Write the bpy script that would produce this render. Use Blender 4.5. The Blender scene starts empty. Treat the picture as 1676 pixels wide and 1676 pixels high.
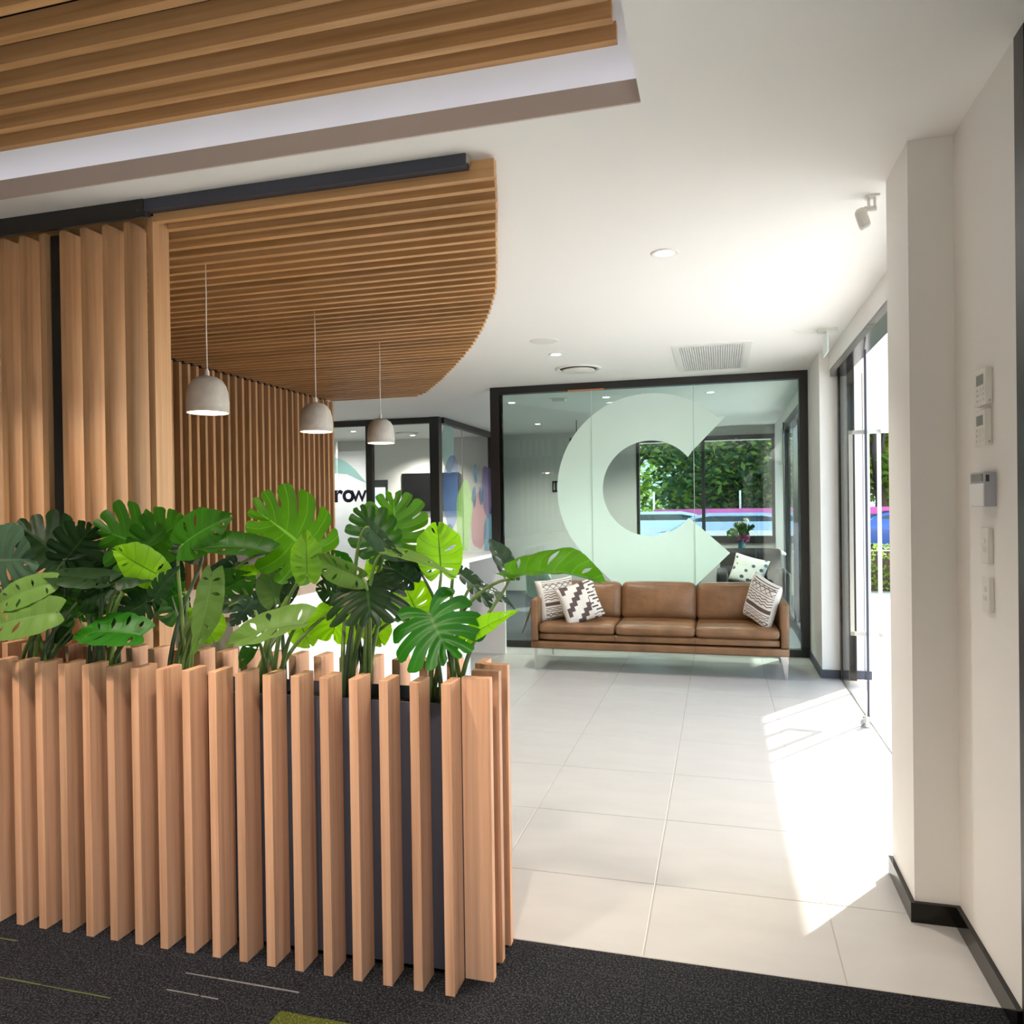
import bpy, bmesh, math, random
from mathutils import Vector, Matrix
from mathutils.geometry import tessellate_polygon
random.seed(7)
PI = math.pi
SC = bpy.context.scene
C = SC.collection

# ---------------------------------------------------------------- camera, world, sun, exposure
CAM_H = 1.6
yaw, pit, rol = -.2669, -.00703, -.01374
_f = Vector((math.sin(yaw), math.cos(yaw), 0)); _r = Vector((math.cos(yaw), -math.sin(yaw), 0))
f2 = _f*math.cos(pit)+Vector((0, 0, 1))*math.sin(pit); u2 = _r.cross(f2)
r3 = _r*math.cos(rol)+u2*math.sin(rol); u3 = -_r*math.sin(rol)+u2*math.cos(rol)
cd = bpy.data.cameras.new('camera'); cam = bpy.data.objects.new('camera', cd); C.objects.link(cam)
cd.sensor_width = 36; cd.lens = 1244.8/1676*36; cd.clip_end = 300; cd.clip_start = .02
cam.matrix_world = Matrix(((r3.x, u3.x, -f2.x, 0), (r3.y, u3.y, -f2.y, 0), (r3.z, u3.z, -f2.z, CAM_H), (0, 0, 0, 1)))
SC.camera = cam

w = bpy.data.worlds.new('world'); SC.world = w; w.use_nodes = True
nt = w.node_tree; bg = nt.nodes['Background']
sky = nt.nodes.new('ShaderNodeTexSky'); sky.sky_type = 'NISHITA'; sky.sun_disc = False
sky.sun_elevation = math.radians(30.6); sky.sun_rotation = math.atan2(.57, .82); sky.air_density = 1.0; sky.dust_density = 2.0
nt.links.new(sky.outputs[0], bg.inputs[0]); bg.inputs[1].default_value = .46

sd = bpy.data.lights.new('sun', 'SUN'); sun = bpy.data.objects.new('sun', sd); C.objects.link(sun)
sd.energy = 5.5; sd.angle = math.radians(.5); sd.color = (1, .96, .9)
el = math.radians(30.6)
sdir = Vector((-.5708*math.cos(el), -.8211*math.cos(el), -math.sin(el)))
sun.rotation_euler = sdir.to_track_quat('-Z', 'Y').to_euler()

def portal(loc, rot, sx, sy):
    d = bpy.data.lights.new('portal', 'AREA'); d.shape = 'RECTANGLE'; d.size = sx; d.size_y = sy
    d.cycles.is_portal = True
    o = bpy.data.objects.new('portal', d); C.objects.link(o); o.location = loc; o.rotation_euler = rot
portal((1.12, 5.5, 1.4), (0, PI/2, 0), 2.8, 3.9)
portal((.95, -.9, 1.2), (0, PI/2, 0), 2.4, 4.2)
portal((-.28, 14.3, 1.9), (-PI/2, 0, 0), 2.4, 1.7)
portal((1.05, 10.3, 1.4), (0, PI/2, 0), 2.8, 3.5)

SC.view_settings.view_transform = 'Standard'; SC.view_settings.look = 'None'
SC.view_settings.exposure = 1.35; SC.view_settings.gamma = 1; SC.view_settings.use_curve_mapping = False
cy = SC.cycles; cy.use_denoising = True; cy.max_bounces = 10; cy.diffuse_bounces = 6; cy.glossy_bounces = 4
cy.transmission_bounces = 6; cy.transparent_max_bounces = 24; cy.sample_clamp_indirect = 8; cy.caustics_reflective = False; cy.caustics_refractive = False

# ---------------------------------------------------------------- materials
def mat(name, col, rough=.5, metal=0, spec=.5, bump=0, bscale=40, var=0, vscale=3, stretch=(1, 1, 1), coat=0, emit=None, es=0, sheen=0):
    m = bpy.data.materials.new(name); m.use_nodes = True; n = m.node_tree.nodes; l = m.node_tree.links
    p = n['Principled BSDF']; p.inputs['Base Color'].default_value = (*col, 1); p.inputs['Roughness'].default_value = rough
    p.inputs['Metallic'].default_value = metal; p.inputs['Specular IOR Level'].default_value = spec
    p.inputs['Coat Weight'].default_value = coat
    if sheen: p.inputs['Sheen Weight'].default_value = sheen
    if emit: p.inputs['Emission Color'].default_value = (*emit, 1); p.inputs['Emission Strength'].default_value = es
    if bump or var:
        tc = n.new('ShaderNodeTexCoord'); mp = n.new('ShaderNodeMapping'); mp.inputs['Scale'].default_value = stretch
        l.new(tc.outputs['Object'], mp.inputs[0])
    if var:
        t = n.new('ShaderNodeTexNoise'); t.inputs['Scale'].default_value = vscale; t.inputs['Detail'].default_value = 5
        l.new(mp.outputs[0], t.inputs['Vector'])
        r = n.new('ShaderNodeValToRGB'); r.color_ramp.elements[0].position = .3; r.color_ramp.elements[1].position = .7
        r.color_ramp.elements[0].color = (*[c*(1-var) for c in col], 1); r.color_ramp.elements[1].color = (*[min(1, c*(1+var)) for c in col], 1)
        l.new(t.outputs[0], r.inputs[0]); l.new(r.outputs[0], p.inputs['Base Color'])
    if bump:
        t = n.new('ShaderNodeTexNoise'); t.inputs['Scale'].default_value = bscale; t.inputs['Detail'].default_value = 4
        b = n.new('ShaderNodeBump'); b.inputs['Strength'].default_value = bump; b.inputs['Distance'].default_value = .01
        l.new(mp.outputs[0], t.inputs['Vector']); l.new(t.outputs[0], b.inputs['Height']); l.new(b.outputs[0], p.inputs['Normal'])
    return m

def wood(name, axis, cols=((.42, .205, .105), (.565, .305, .175), (.64, .37, .225))):
    """fir batten: long grain along the axis, tone differs from batten to batten"""
    m = bpy.data.materials.new(name); m.use_nodes = True; n = m.node_tree.nodes; l = m.node_tree.links
    p = n['Principled BSDF']; p.inputs['Roughness'].default_value = .42; p.inputs['Specular IOR Level'].default_value = .35
    tc = n.new('ShaderNodeTexCoord'); mp = n.new('ShaderNodeMapping')
    s = [38, 38, 38]; s[axis] = .9; mp.inputs['Scale'].default_value = s
    oi = n.new('ShaderNodeObjectInfo'); ad = n.new('ShaderNodeVectorMath'); ad.operation = 'ADD'
    cm = n.new('ShaderNodeCombineXYZ'); mu = n.new('ShaderNodeMath'); mu.operation = 'MULTIPLY'; mu.inputs[1].default_value = 37
    l.new(oi.outputs['Random'], mu.inputs[0])
    for i in range(3): l.new(mu.outputs[0], cm.inputs[i])
    l.new(tc.outputs['Object'], ad.inputs[0]); l.new(cm.outputs[0], ad.inputs[1]); l.new(ad.outputs[0], mp.inputs[0])
    t = n.new('ShaderNodeTexNoise'); t.inputs['Scale'].default_value = 1; t.inputs['Detail'].default_value = 6; t.inputs['Roughness'].default_value = .6
    l.new(mp.outputs[0], t.inputs['Vector'])
    r = n.new('ShaderNodeValToRGB'); e = r.color_ramp.elements
    e[0].position = .28; e[0].color = (*cols[0], 1); e[1].position = .74; e[1].color = (*cols[2], 1)
    k = e.new(.5); k.color = (*cols[1], 1)
    l.new(t.outputs[0], r.inputs[0])
    hs = n.new('ShaderNodeHueSaturation'); mr = n.new('ShaderNodeMapRange'); mr.inputs['To Min'].default_value = .86; mr.inputs['To Max'].default_value = 1.14
    l.new(oi.outputs['Random'], mr.inputs[0]); l.new(mr.outputs[0], hs.inputs['Value']); l.new(r.outputs[0], hs.inputs['Color'])
    l.new(hs.outputs[0], p.inputs['Base Color'])
    b = n.new('ShaderNodeBump'); b.inputs['Strength'].default_value = .12; b.inputs['Distance'].default_value = .002
    l.new(t.outputs[0], b.inputs['Height']); l.new(b.outputs[0], p.inputs['Normal'])
    return m

def glass(name, tint=(.93, .97, .96), ior=1.45, film=None):
    """window glass: light passes straight through, fresnel reflection on top"""
    m = bpy.data.materials.new(name); m.use_nodes = True; n = m.node_tree.nodes; l = m.node_tree.links
    n.clear(); o = n.new('ShaderNodeOutputMaterial'); t = n.new('ShaderNodeBsdfTransparent'); g = n.new('ShaderNodeBsdfGlossy')
    g.inputs['Roughness'].default_value = 0.0; t.inputs[0].default_value = (*tint, 1)
    fr = n.new('ShaderNodeFresnel'); ge = n.new('ShaderNodeNewGeometry'); iv = n.new('ShaderNodeMapRange'); iv.inputs['To Min'].default_value = ior; iv.inputs['To Max'].default_value = 1/ior
    l.new(ge.outputs['Backfacing'], iv.inputs[0]); l.new(iv.outputs[0], fr.inputs[0]); mx = n.new('ShaderNodeMixShader')
    l.new(fr.outputs[0], mx.inputs[0]); l.new(t.outputs[0], mx.inputs[1]); l.new(g.outputs[0], mx.inputs[2]); l.new(mx.outputs[0], o.inputs[0])
    return m

def film(name, col, alpha):
    m = bpy.data.materials.new(name); m.use_nodes = True; n = m.node_tree.nodes; l = m.node_tree.links
    n.clear(); o = n.new('ShaderNodeOutputMaterial'); t = n.new('ShaderNodeBsdfTransparent'); d = n.new('ShaderNodeBsdfDiffuse')
    tl = n.new('ShaderNodeBsdfTranslucent'); a = n.new('ShaderNodeMixShader'); a.inputs[0].default_value = .4
    d.inputs[0].default_value = (*col, 1); tl.inputs[0].default_value = (*col, 1)
    mx = n.new('ShaderNodeMixShader'); mx.inputs[0].default_value = alpha
    l.new(d.outputs[0], a.inputs[1]); l.new(tl.outputs[0], a.inputs[2])
    l.new(t.outputs[0], mx.inputs[1]); l.new(a.outputs[0], mx.inputs[2]); l.new(mx.outputs[0], o.inputs[0])
    return m

M = dict(
    paint=mat('white_paint', (.84, .825, .79), .6, bump=.02, bscale=300),
    ceil=mat('ceiling_paint', (.86, .85, .82), .7),
    joint=mat('pane_edge_green', (.50, .62, .58), .3),
    rear=mat('dark_rear_wall', (.10, .085, .07), .7),
    lip_shade=mat('lip_shade_tone', (.56, .47, .42), .6),
    black=mat('black_metal', (.018, .017, .016), .35),
    blackgloss=mat('polished_dark_metal', (.035, .033, .03), .16, metal=.9),
    charcoal=mat('charcoal_metal', (.045, .05, .07), .45),
    soil=mat('dark_soil', (.012, .009, .007), .95, bump=1, bscale=60),
    liner=mat('slate_blue_planter_paint', (.062, .066, .09), .5, bump=.05),
    tile=mat('porcelain_tile', (.44, .428, .405), .36, var=.045, vscale=2.2, bump=.03, bscale=150, spec=.35, stretch=(1, 3, 1)),
    grout=mat('grout', (.36, .33, .29), .9),
    white=mat('white_laminate', (.88, .88, .88), .3),
    plastic=mat('off_white_plastic', (.78, .76, .71), .4),
    greyplastic=mat('grey_plastic', (.42, .44, .48), .4),
    lcd=mat('lcd_glass', (.20, .22, .19), .15),
    dark=mat('dark_plastic', (.03, .03, .03), .4),
    chrome=mat('chrome', (.62, .6, .58), .18, metal=1),
    steel=mat('brushed_steel', (.66, .65, .62), .3, metal=1),
    concrete=mat('pendant_concrete', (.50, .485, .455), .85, var=.16, vscale=9, bump=.25, bscale=70),
    warmwhite=mat('warm_inner_shade', (.92, .86, .76), .6, emit=(1, .72, .5), es=.12),
    bulb=mat('lit_bulb', (1, .9, .8), .5, emit=(1, .74, .5), es=4),
    lamp=mat('lit_downlight', (1, 1, 1), .5, emit=(1, .97, .92), es=14),
    led=mat('led_strip', (1, 1, 1), .5, emit=(.84, .84, 1), es=2.1),
    greywall=mat('grey_wallpaper', (.56, .55, .52), .75, bump=.25, bscale=30, stretch=(1, 1, .05)),
    warmgrey=mat('office_wall_paint', (.60, .585, .56), .7),
    darkcarpet=mat('dark_office_carpet', (.035, .037, .045), .95, bump=.5, bscale=250),
    leather=mat('tan_leather', (.205, .100, .042), .42, var=.26, vscale=5, bump=.3, bscale=30, spec=.45),
    seam=mat('leather_seam', (.06, .027, .012), .6),
    tv=mat('tv_screen', (.004, .004, .005), .6, spec=.05),
    outwall=mat('outside_render', (.82, .81, .79), .8),
    paving=mat('pale_paving', (.62, .60, .57), .85, var=.08, vscale=.7),
    asphalt=mat('road_asphalt', (.16, .16, .165), .9),
    bark=mat('tree_bark', (.10, .07, .05), .9, bump=.6),
    blackleather=mat('black_leather', (.009, .009, .011), .55, spec=.3),
    teal=mat('teal_shell', (.10, .30, .29), .45),
    sage=mat('sage_shell', (.30, .37, .33), .5),
    oak=mat('oak_leg', (.33, .19, .10), .5),
    carwhite=mat('white_car_paint', (.75, .77, .82), .15, coat=1),
    carblue=mat('blue_car_paint', (.03, .09, .30), .15, coat=1),
    cargrey=mat('silver_car_paint', (.42, .45, .50), .15, metal=.4, coat=1),
    carglass=mat('car_glass', (.03, .045, .055), .05),
    tyre=mat('tyre_rubber', (.02, .02, .02), .8),
    red=mat('tail_lamp', (.5, .02, .02), .2),
    pink=mat('pink_banner', (.80, .12, .32), .6),
    felt=mat('dark_brown_backing', (.018, .010, .005), .9),
    screen=mat('monitor_back', (.30, .33, .42), .35),
    skin_pink=mat('protea_bloom', (.35, .10, .20), .6),
    petal=mat('white_petals', (.80, .80, .72), .6),
    vase=mat('teal_glass_vase', (.02, .12, .14), .1),
    green_exit=mat('exit_panel', (.70, .82, .80), .3),
    orange=mat('copper_strip', (.65, .30, .14), .35, metal=.7),
    wz=wood('fir_vertical', 2), wx=wood('fir_along_x', 0, ((.39, .20, .075), (.53, .295, .125), (.60, .35, .165))), wt=wood('fir_tall', 2, ((.41, .21, .09), (.55, .305, .145), (.62, .36, .185))),  # canopy fir is yellowed, warm pendant light put into its colour
    glass=glass('clear_glass', (.95, .98, .97), 1.45),
    mglass=glass('green_tinted_glass', (.84, .93, .90), 1.55),
    door_glass=glass('door_glass', (.97, .99, .985), 1.4),
)

def carpet_mat(name, base, fleck, line):
    m = bpy.data.materials.new(name); m.use_nodes = True; n = m.node_tree.nodes; l = m.node_tree.links
    p = n['Principled BSDF']; p.inputs['Roughness'].default_value = .95; p.inputs['Specular IOR Level'].default_value = .15
    tc = n.new('ShaderNodeTexCoord'); no = n.new('ShaderNodeTexNoise'); no.inputs['Scale'].default_value = 150; no.inputs['Detail'].default_value = 4
    l.new(tc.outputs['Object'], no.inputs['Vector'])
    r = n.new('ShaderNodeValToRGB'); r.color_ramp.elements[0].position = .48; r.color_ramp.elements[0].color = (*base, 1)
    r.color_ramp.elements[1].position = .72; r.color_ramp.elements[1].color = (*fleck, 1); l.new(no.outputs[0], r.inputs[0])
    # broken woven lines running along X
    mp = n.new('ShaderNodeMapping'); mp.inputs['Scale'].default_value = (1.6, 34, 1); l.new(tc.outputs['Object'], mp.inputs[0])
    n2 = n.new('ShaderNodeTexNoise'); n2.inputs['Scale'].default_value = 1; n2.inputs['Detail'].default_value = 3; l.new(mp.outputs[0], n2.inputs['Vector'])
    r2 = n.new('ShaderNodeValToRGB'); r2.color_ramp.elements[0].position = .60; r2.color_ramp.elements[0].color = (0, 0, 0, 1)
    r2.color_ramp.elements[1].position = .70; r2.color_ramp.elements[1].color = (.5, .5, .5, 1); l.new(n2.outputs[0], r2.inputs[0])
    mx = n.new('ShaderNodeMix'); mx.data_type = 'RGBA'; l.new(r2.outputs[0], mx.inputs['Factor']); l.new(r.outputs[0], mx.inputs['A'])
    mx.inputs['B'].default_value = (*line, 1); l.new(mx.outputs['Result'], p.inputs['Base Color'])
    b = n.new('ShaderNodeBump'); b.inputs['Strength'].default_value = 1; b.inputs['Distance'].default_value = .006
    l.new(no.outputs[0], b.inputs['Height']); l.new(b.outputs[0], p.inputs['Normal'])
    return m
M['carpet'] = carpet_mat('charcoal_carpet', (.006, .006, .007), (.066, .066, .074), (.040, .038, .038))
M['olive'] = carpet_mat('olive_carpet', (.05, .058, .008), (.15, .165, .035), (.11, .12, .03))
M['thread'] = mat('pale_carpet_thread', (.16, .15, .14), .9)
M['gthread'] = mat('green_carpet_thread', (.07, .085, .018), .9)

def leaf_mat(name, col, vein, trans=.4, rough=.42):
    m = bpy.data.materials.new(name); m.use_nodes = True; n = m.node_tree.nodes; l = m.node_tree.links
    p = n['Principled BSDF']; p.inputs['Roughness'].default_value = rough; p.inputs['Specular IOR Level'].default_value = .28
    uv = n.new('ShaderNodeUVMap'); sx = n.new('ShaderNodeSeparateXYZ'); l.new(uv.outputs[0], sx.inputs[0])
    def mth(op, a, b=None, **k):
        x = n.new('ShaderNodeMath'); x.operation = op
        for i, v in enumerate((a, b)):
            if v is None: continue
            if isinstance(v, (int, float)): x.inputs[i].default_value = v
            else: l.new(v, x.inputs[i])
        return x.outputs[0]
    d = mth('ABSOLUTE', mth('SUBTRACT', sx.outputs[0], .5)); v1 = mth('LESS_THAN', d, .025); v2 = mth('LESS_THAN', sx.outputs[1], .03)
    vv = mth('MAXIMUM', mth('MULTIPLY', v1, .55), v2)
    tc = n.new('ShaderNodeTexCoord'); no = n.new('ShaderNodeTexNoise'); no.inputs['Scale'].default_value = 9; l.new(tc.outputs['Object'], no.inputs['Vector'])
    oi = n.new('ShaderNodeObjectInfo')
    hs = n.new('ShaderNodeHueSaturation'); hs.inputs['Color'].default_value = (*col, 1)
    l.new(mth('ADD', mth('MULTIPLY', no.outputs[0], .5), mth('ADD', mth('MULTIPLY', oi.outputs['Random'], .35), .55)), hs.inputs['Value'])
    mx = n.new('ShaderNodeMix'); mx.data_type = 'RGBA'; l.new(vv, mx.inputs['Factor']); l.new(hs.outputs[0], mx.inputs['A']); mx.inputs['B'].default_value = (*vein, 1)
    l.new(mx.outputs['Result'], p.inputs['Base Color'])
    tr = n.new('ShaderNodeBsdfTranslucent'); h2 = n.new('ShaderNodeHueSaturation'); h2.inputs['Saturation'].default_value = 1.1; h2.inputs['Value'].default_value = 1.7
    l.new(mx.outputs['Result'], h2.inputs['Color']); l.new(h2.outputs[0], tr.inputs[0])
    ms = n.new('ShaderNodeMixShader'); ms.inputs[0].default_value = trans
    l.new(p.outputs[0], ms.inputs[1]); l.new(tr.outputs[0], ms.inputs[2]); l.new(ms.outputs[0], n['Material Output'].inputs[0])
    return m
LM = dict(
    dark=leaf_mat('leaf_dark', (0.010, 0.032, 0.008), (.025, .06, .015), .25),
    mid=leaf_mat('leaf_mid', (0.028, 0.105, 0.010), (.06, .17, .03), .35),
    deep=leaf_mat('leaf_saturated', (.014, .105, .004), (.05, .15, .015), .3),
    fresh=leaf_mat('leaf_fresh', (0.065, 0.200, 0.012), (.14, .30, .05), .4),
    bright=leaf_mat('leaf_bright', (.17, .38, .014), (.05, .14, .01), .5),
    light=leaf_mat('leaf_pale', (.13, .24, .05), (.15, .26, .08), .35),
    dull=leaf_mat('leaf_grey_green', (0.045, 0.085, 0.050), (.09, .14, .08), .2, .2),
)
M['stem'] = mat('petiole_green', (.12, .19, .045), .4, var=.4, vscale=8)
M['stem_dark'] = mat('petiole_dark_green', (.04, .07, .03), .4, var=.3, vscale=8)

# ---------------------------------------------------------------- helpers
def link(name, me, m, parent=None):
    o = bpy.data.objects.new(name, me)
    if m is not None and not me.materials: me.materials.append(m)
    C.objects.link(o)
    if parent is not None: o.parent = parent
    return o
def tag(o, label=None, cat=None, group=None, kind=None):
    if label: o['label'] = label
    if cat: o['category'] = cat
    if group: o['group'] = group
    if kind: o['kind'] = kind
    return o
def thing(name, label, cat, loc=(0, 0, 0), group=None, rz=0):
    o = bpy.data.objects.new(name, None); C.objects.link(o); o.location = loc; o.rotation_euler = (0, 0, rz)
    o.empty_display_size = .1
    return tag(o, label, cat, group)
def bxm(bm, x0, x1, y0, y1, z0, z1, bev=0):
    v = [bm.verts.new((x, y, z)) for x in (x0, x1) for y in (y0, y1) for z in (z0, z1)]
    fs = [bm.faces.new([v[i] for i in q]) for q in ((0, 1, 3, 2), (4, 6, 7, 5), (0, 4, 5, 1), (2, 3, 7, 6), (0, 2, 6, 4), (1, 5, 7, 3))]
    if bev:
        es = list({e for f in fs for e in f.edges})
        bmesh.ops.bevel(bm, geom=es, offset=bev, segments=1, affect='EDGES')
def mesh(name, bm, smooth=False):
    bmesh.ops.recalc_face_normals(bm, faces=bm.faces)
    me = bpy.data.meshes.new(name); bm.to_mesh(me); bm.free()
    if smooth:
        for p in me.polygons: p.use_smooth = True
    return me
def box(name, b, m, parent=None, bev=0, origin=None):
    """one box object whose origin sits at its base centre (world coords given, parent must be at world origin or origin passed)"""
    x0, x1, y0, y1, z0, z1 = b; cx, cyy = (x0+x1)/2, (y0+y1)/2
    bm = bmesh.new(); bxm(bm, x0-cx, x1-cx, y0-cyy, y1-cyy, 0, z1-z0, bev)
    o = link(name, mesh(name, bm), m, parent); p = parent.location if parent is not None else Vector((0, 0, 0))
    o.location = Vector((cx, cyy, z0))-p
    return o
def boxes(name, bs, m, parent=None, bev=0):
    bm = bmesh.new(); p = parent.location if parent is not None else Vector((0, 0, 0))
    for b in bs: bxm(bm, b[0]-p.x, b[1]-p.x, b[2]-p.y, b[3]-p.y, b[4]-p.z, b[5]-p.z, bev)
    return link(name, mesh(name, bm), m, parent)
def poly_prism(pts, d, axis):
    """pts in 2-D; extrude by d along axis ('y': pts are x,z; 'x': pts are y,z)"""
    bm = bmesh.new()
    def P(a, b, k): return (a, k, b) if axis == 'y' else (k, a, b) if axis == 'x' else (a, b, k)
    A = [bm.verts.new(P(a, b, 0)) for a, b in pts]; B = [bm.verts.new(P(a, b, d)) for a, b in pts]
    n = len(pts)
    for i in range(n): bm.faces.new((A[i], A[(i+1) % n], B[(i+1) % n], B[i]))
    for a, b, c in tessellate_polygon([[Vector((x, y, 0)) for x, y in pts]]):
        bm.faces.new((A[a], A[b], A[c])); bm.faces.new((B[c], B[b], B[a]))
    return bm
def lathe(prof, n=32, cap=False):
    bm = bmesh.new(); rings = []
    for r, z in prof:
        rings.append([bm.verts.new((r*math.cos(2*PI*i/n), r*math.sin(2*PI*i/n), z)) for i in range(n)] if r > 1e-6 else [bm.verts.new((0, 0, z))])
    for a, b in zip(rings, rings[1:]):
        for i in range(n):
            j = (i+1) % n
            if len(a) == 1 and len(b) == 1: continue
            if len(a) == 1: bm.faces.new((a[0], b[i], b[j]))
            elif len(b) == 1: bm.faces.new((a[i], a[j], b[0]))
            else: bm.faces.new((a[i], a[j], b[j], b[i]))
    return bm
def tube_bm(pts, rads, n=7):
    bm = bmesh.new(); rings = []
    for i, p in enumerate(pts):
        t = (pts[min(i+1, len(pts)-1)]-pts[max(i-1, 0)]).normalized()
        a = t.cross(Vector((0.3, .9, .1))).normalized(); b = t.cross(a)
        rings.append([bm.verts.new(p+(a*math.cos(2*PI*k/n)+b*math.sin(2*PI*k/n))*rads[i]) for k in range(n)])
    for a, b in zip(rings, rings[1:]):
        for k in range(n): bm.faces.new((a[k], a[(k+1) % n], b[(k+1) % n], b[k]))
    bm.faces.new(rings[0][::-1]); bm.faces.new(rings[-1])
    return bm
def rbox(w_, d_, h_, r, puff=(0, 0, 0), n=10, wrinkle=0, seed=1):
    """soft rounded box centred on the origin, faces puffed outward"""
    bm = bmesh.new(); vs = {}
    def pos(a, b, c):
        p = []
        for q, s in zip((a, b, c), (w_, d_, h_)):
            p.append(q*s/2)
        inner = [max(s/2-r, 0) for s in (w_, d_, h_)]
        core = Vector([max(-i, min(i, x)) for i, x in zip(inner, p)]); e = Vector(p)-core
        if e.length > 1e-9:
            e = e.normalized()*min(r, max(abs(x) for x in e)) if e.length > 0 else e
        q = core+e
        q.x += math.copysign(puff[0], a)*(abs(a) > .999)*(1-b*b)*(1-c*c)
        q.y += math.copysign(puff[1], b)*(abs(b) > .999)*(1-a*a)*(1-c*c)
        q.z += math.copysign(puff[2], c)*(abs(c) > .999)*(1-a*a)**.5*(1-b*b)**.5
        return q
    def warp(i):  # denser near the edges
        x = 2*i/n-1
        return math.copysign(1-(1-abs(x))**1.6, x)
    for f in range(3):
        for sgn in (-1, 1):
            for i in range(n+1):
                for j in range(n+1):
                    u, v = warp(i), warp(j); c = [0, 0, 0]; c[f] = sgn; c[(f+1) % 3] = u; c[(f+2) % 3] = v
                    k = tuple(round(x, 5) for x in c)
                    if k not in vs: vs[k] = bm.verts.new(pos(*c))
            for i in range(n):
                for j in range(n):
                    q = []
                    for di, dj in ((0, 0), (1, 0), (1, 1), (0, 1)):
                        u, v = warp(i+di), warp(j+dj); c = [0, 0, 0]; c[f] = sgn; c[(f+1) % 3] = u; c[(f+2) % 3] = v
                        q.append(vs[tuple(round(x, 5) for x in c)])
                    bm.faces.new(q if sgn > 0 else q[::-1])
    return bm
def soft(name, w_, d_, h_, r, puff, m, parent, loc, rot=(0, 0, 0), n=10):
    o = link(name, mesh(name, rbox(w_, d_, h_, r, puff, n), True), m, parent)
    o.location = Vector(loc)-(parent.location if parent is not None else Vector((0, 0, 0))); o.rotation_euler = rot
    return o
def copy_part(o, parent, loc):
    c = o.copy(); C.objects.link(c); c.parent = parent; c.location = loc
    return c
H = 2.965

# ================================================================ THE SETTING
def struct(o): o['kind'] = 'structure'; return o
# floors
fl = struct(box('floor', (-7.6, 1.05, 2.70, 8.45, -.04, -.0012), M['grout']))
xs = [-7.6, -7.0, -6.33, -5.66, -4.99, -4.32, -3.65, -2.98, -2.31, -1.63, -.953, -.280, .39, 1.05]
ys = [2.703, 3.235, 3.91, 4.585, 5.26, 5.93, 6.605, 7.28, 7.955, 8.445]
tiles = {}
g = .0022
for j in range(len(ys)-1):
    for i in range(len(xs)-1):
        if xs[i+1] < -4.4 and not False: continue
        wx, wy = xs[i+1]-xs[i], ys[j+1]-ys[j]; key = (round(wx, 2), round(wy, 2))
        if key not in tiles:
            bm = bmesh.new(); bxm(bm, -wx/2+g, wx/2-g, -wy/2+g, wy/2-g, 0, .004, .0012); tiles[key] = mesh('tile', bm)
        t = link('tile', tiles[key], M['tile'], fl); t.location = Vector(((xs[i]+xs[i+1])/2, (ys[j]+ys[j+1])/2, -.004))-fl.location
        t.rotation_euler = (0, 0, 0)
# carpeted zone with planks, one of them olive
cf = struct(box('floor', (-5.6, .95, 1.25, 2.70, -.04, -.003), M['darkcarpet'])); cf['label'] = 'charcoal carpet plank floor in the foreground'
pw = .2785; rnd = random.Random(3); pm = {}
for k in range(-16, 9):
    x0 = -1.372+k*pw-pw; x1 = x0+pw
    if x0 > .86: continue
    off = 0 if k == 1 else rnd.choice((0, .33, .66)); cuts = [2.697]
    y = 2.13 if k == 1 else 2.697-.35-off*.7
    while y > 1.3: cuts.append(y); y -= 1.0
    cuts.append(1.26)
    for a, b in zip(cuts, cuts[1:]):
        olive = (k == 1 and abs(a-2.13) < .01)
        L = a-b; X1 = min(x1, .853); key = (round(L, 3), round(X1-x0, 3), olive)
        if key not in pm:
            bm = bmesh.new(); bxm(bm, -(X1-x0)/2+.0006, (X1-x0)/2-.0006, -L/2+.0006, L/2-.0006, 0, .006, .001); pm[key] = mesh('carpet_plank', bm)
        t = link('carpet_plank', pm[key], M['olive'] if olive else M['carpet'], cf)
        t.location = Vector(((x0+X1)/2, (a+b)/2, -.003))-cf.location
        if olive: t['label'] = 'olive green carpet plank'
for i, (xa, xb, y, m) in enumerate(((-1.80, -1.36, 2.222, 'thread'), (-1.80, -1.60, 2.128, 'thread'), (-2.9, -1.95, 2.045, 'gthread'), (-2.9, -2.42, 1.965, 'thread'), (-2.66, -2.55, 2.235, 'gthread'))):
    bm = bmesh.new()
    rr = random.Random(i); x = xa
    while x < xb:
        s = rr.uniform(.05, .14); bxm(bm, x, min(x+s, xb), -.002+rr.uniform(-.001, .001), .0025+rr.uniform(-.001, .001), 0, .0015); x += s+rr.choice((0, 0, .003, .008))
    o = link('woven_thread', mesh('woven_thread', bm), M[m], cf); o.location = Vector((0, y, .0032))-cf.location
struct(box('floor', (-5.6, .95, -3.6, 1.25, -.04, .003), M['tile']))
struct(box('floor', (-7.6, 1.0, 8.45, 14.2, -.04, 0), M['darkcarpet']))
struct(box('ground', (-60, 90, -50, 110, -.14, -.06), M['paving']))
rd = struct(box('ground', (-60, 90, 17.2, 26, -.058, -.05), M['asphalt'])); rd['label'] = 'grey road behind the building'

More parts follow.
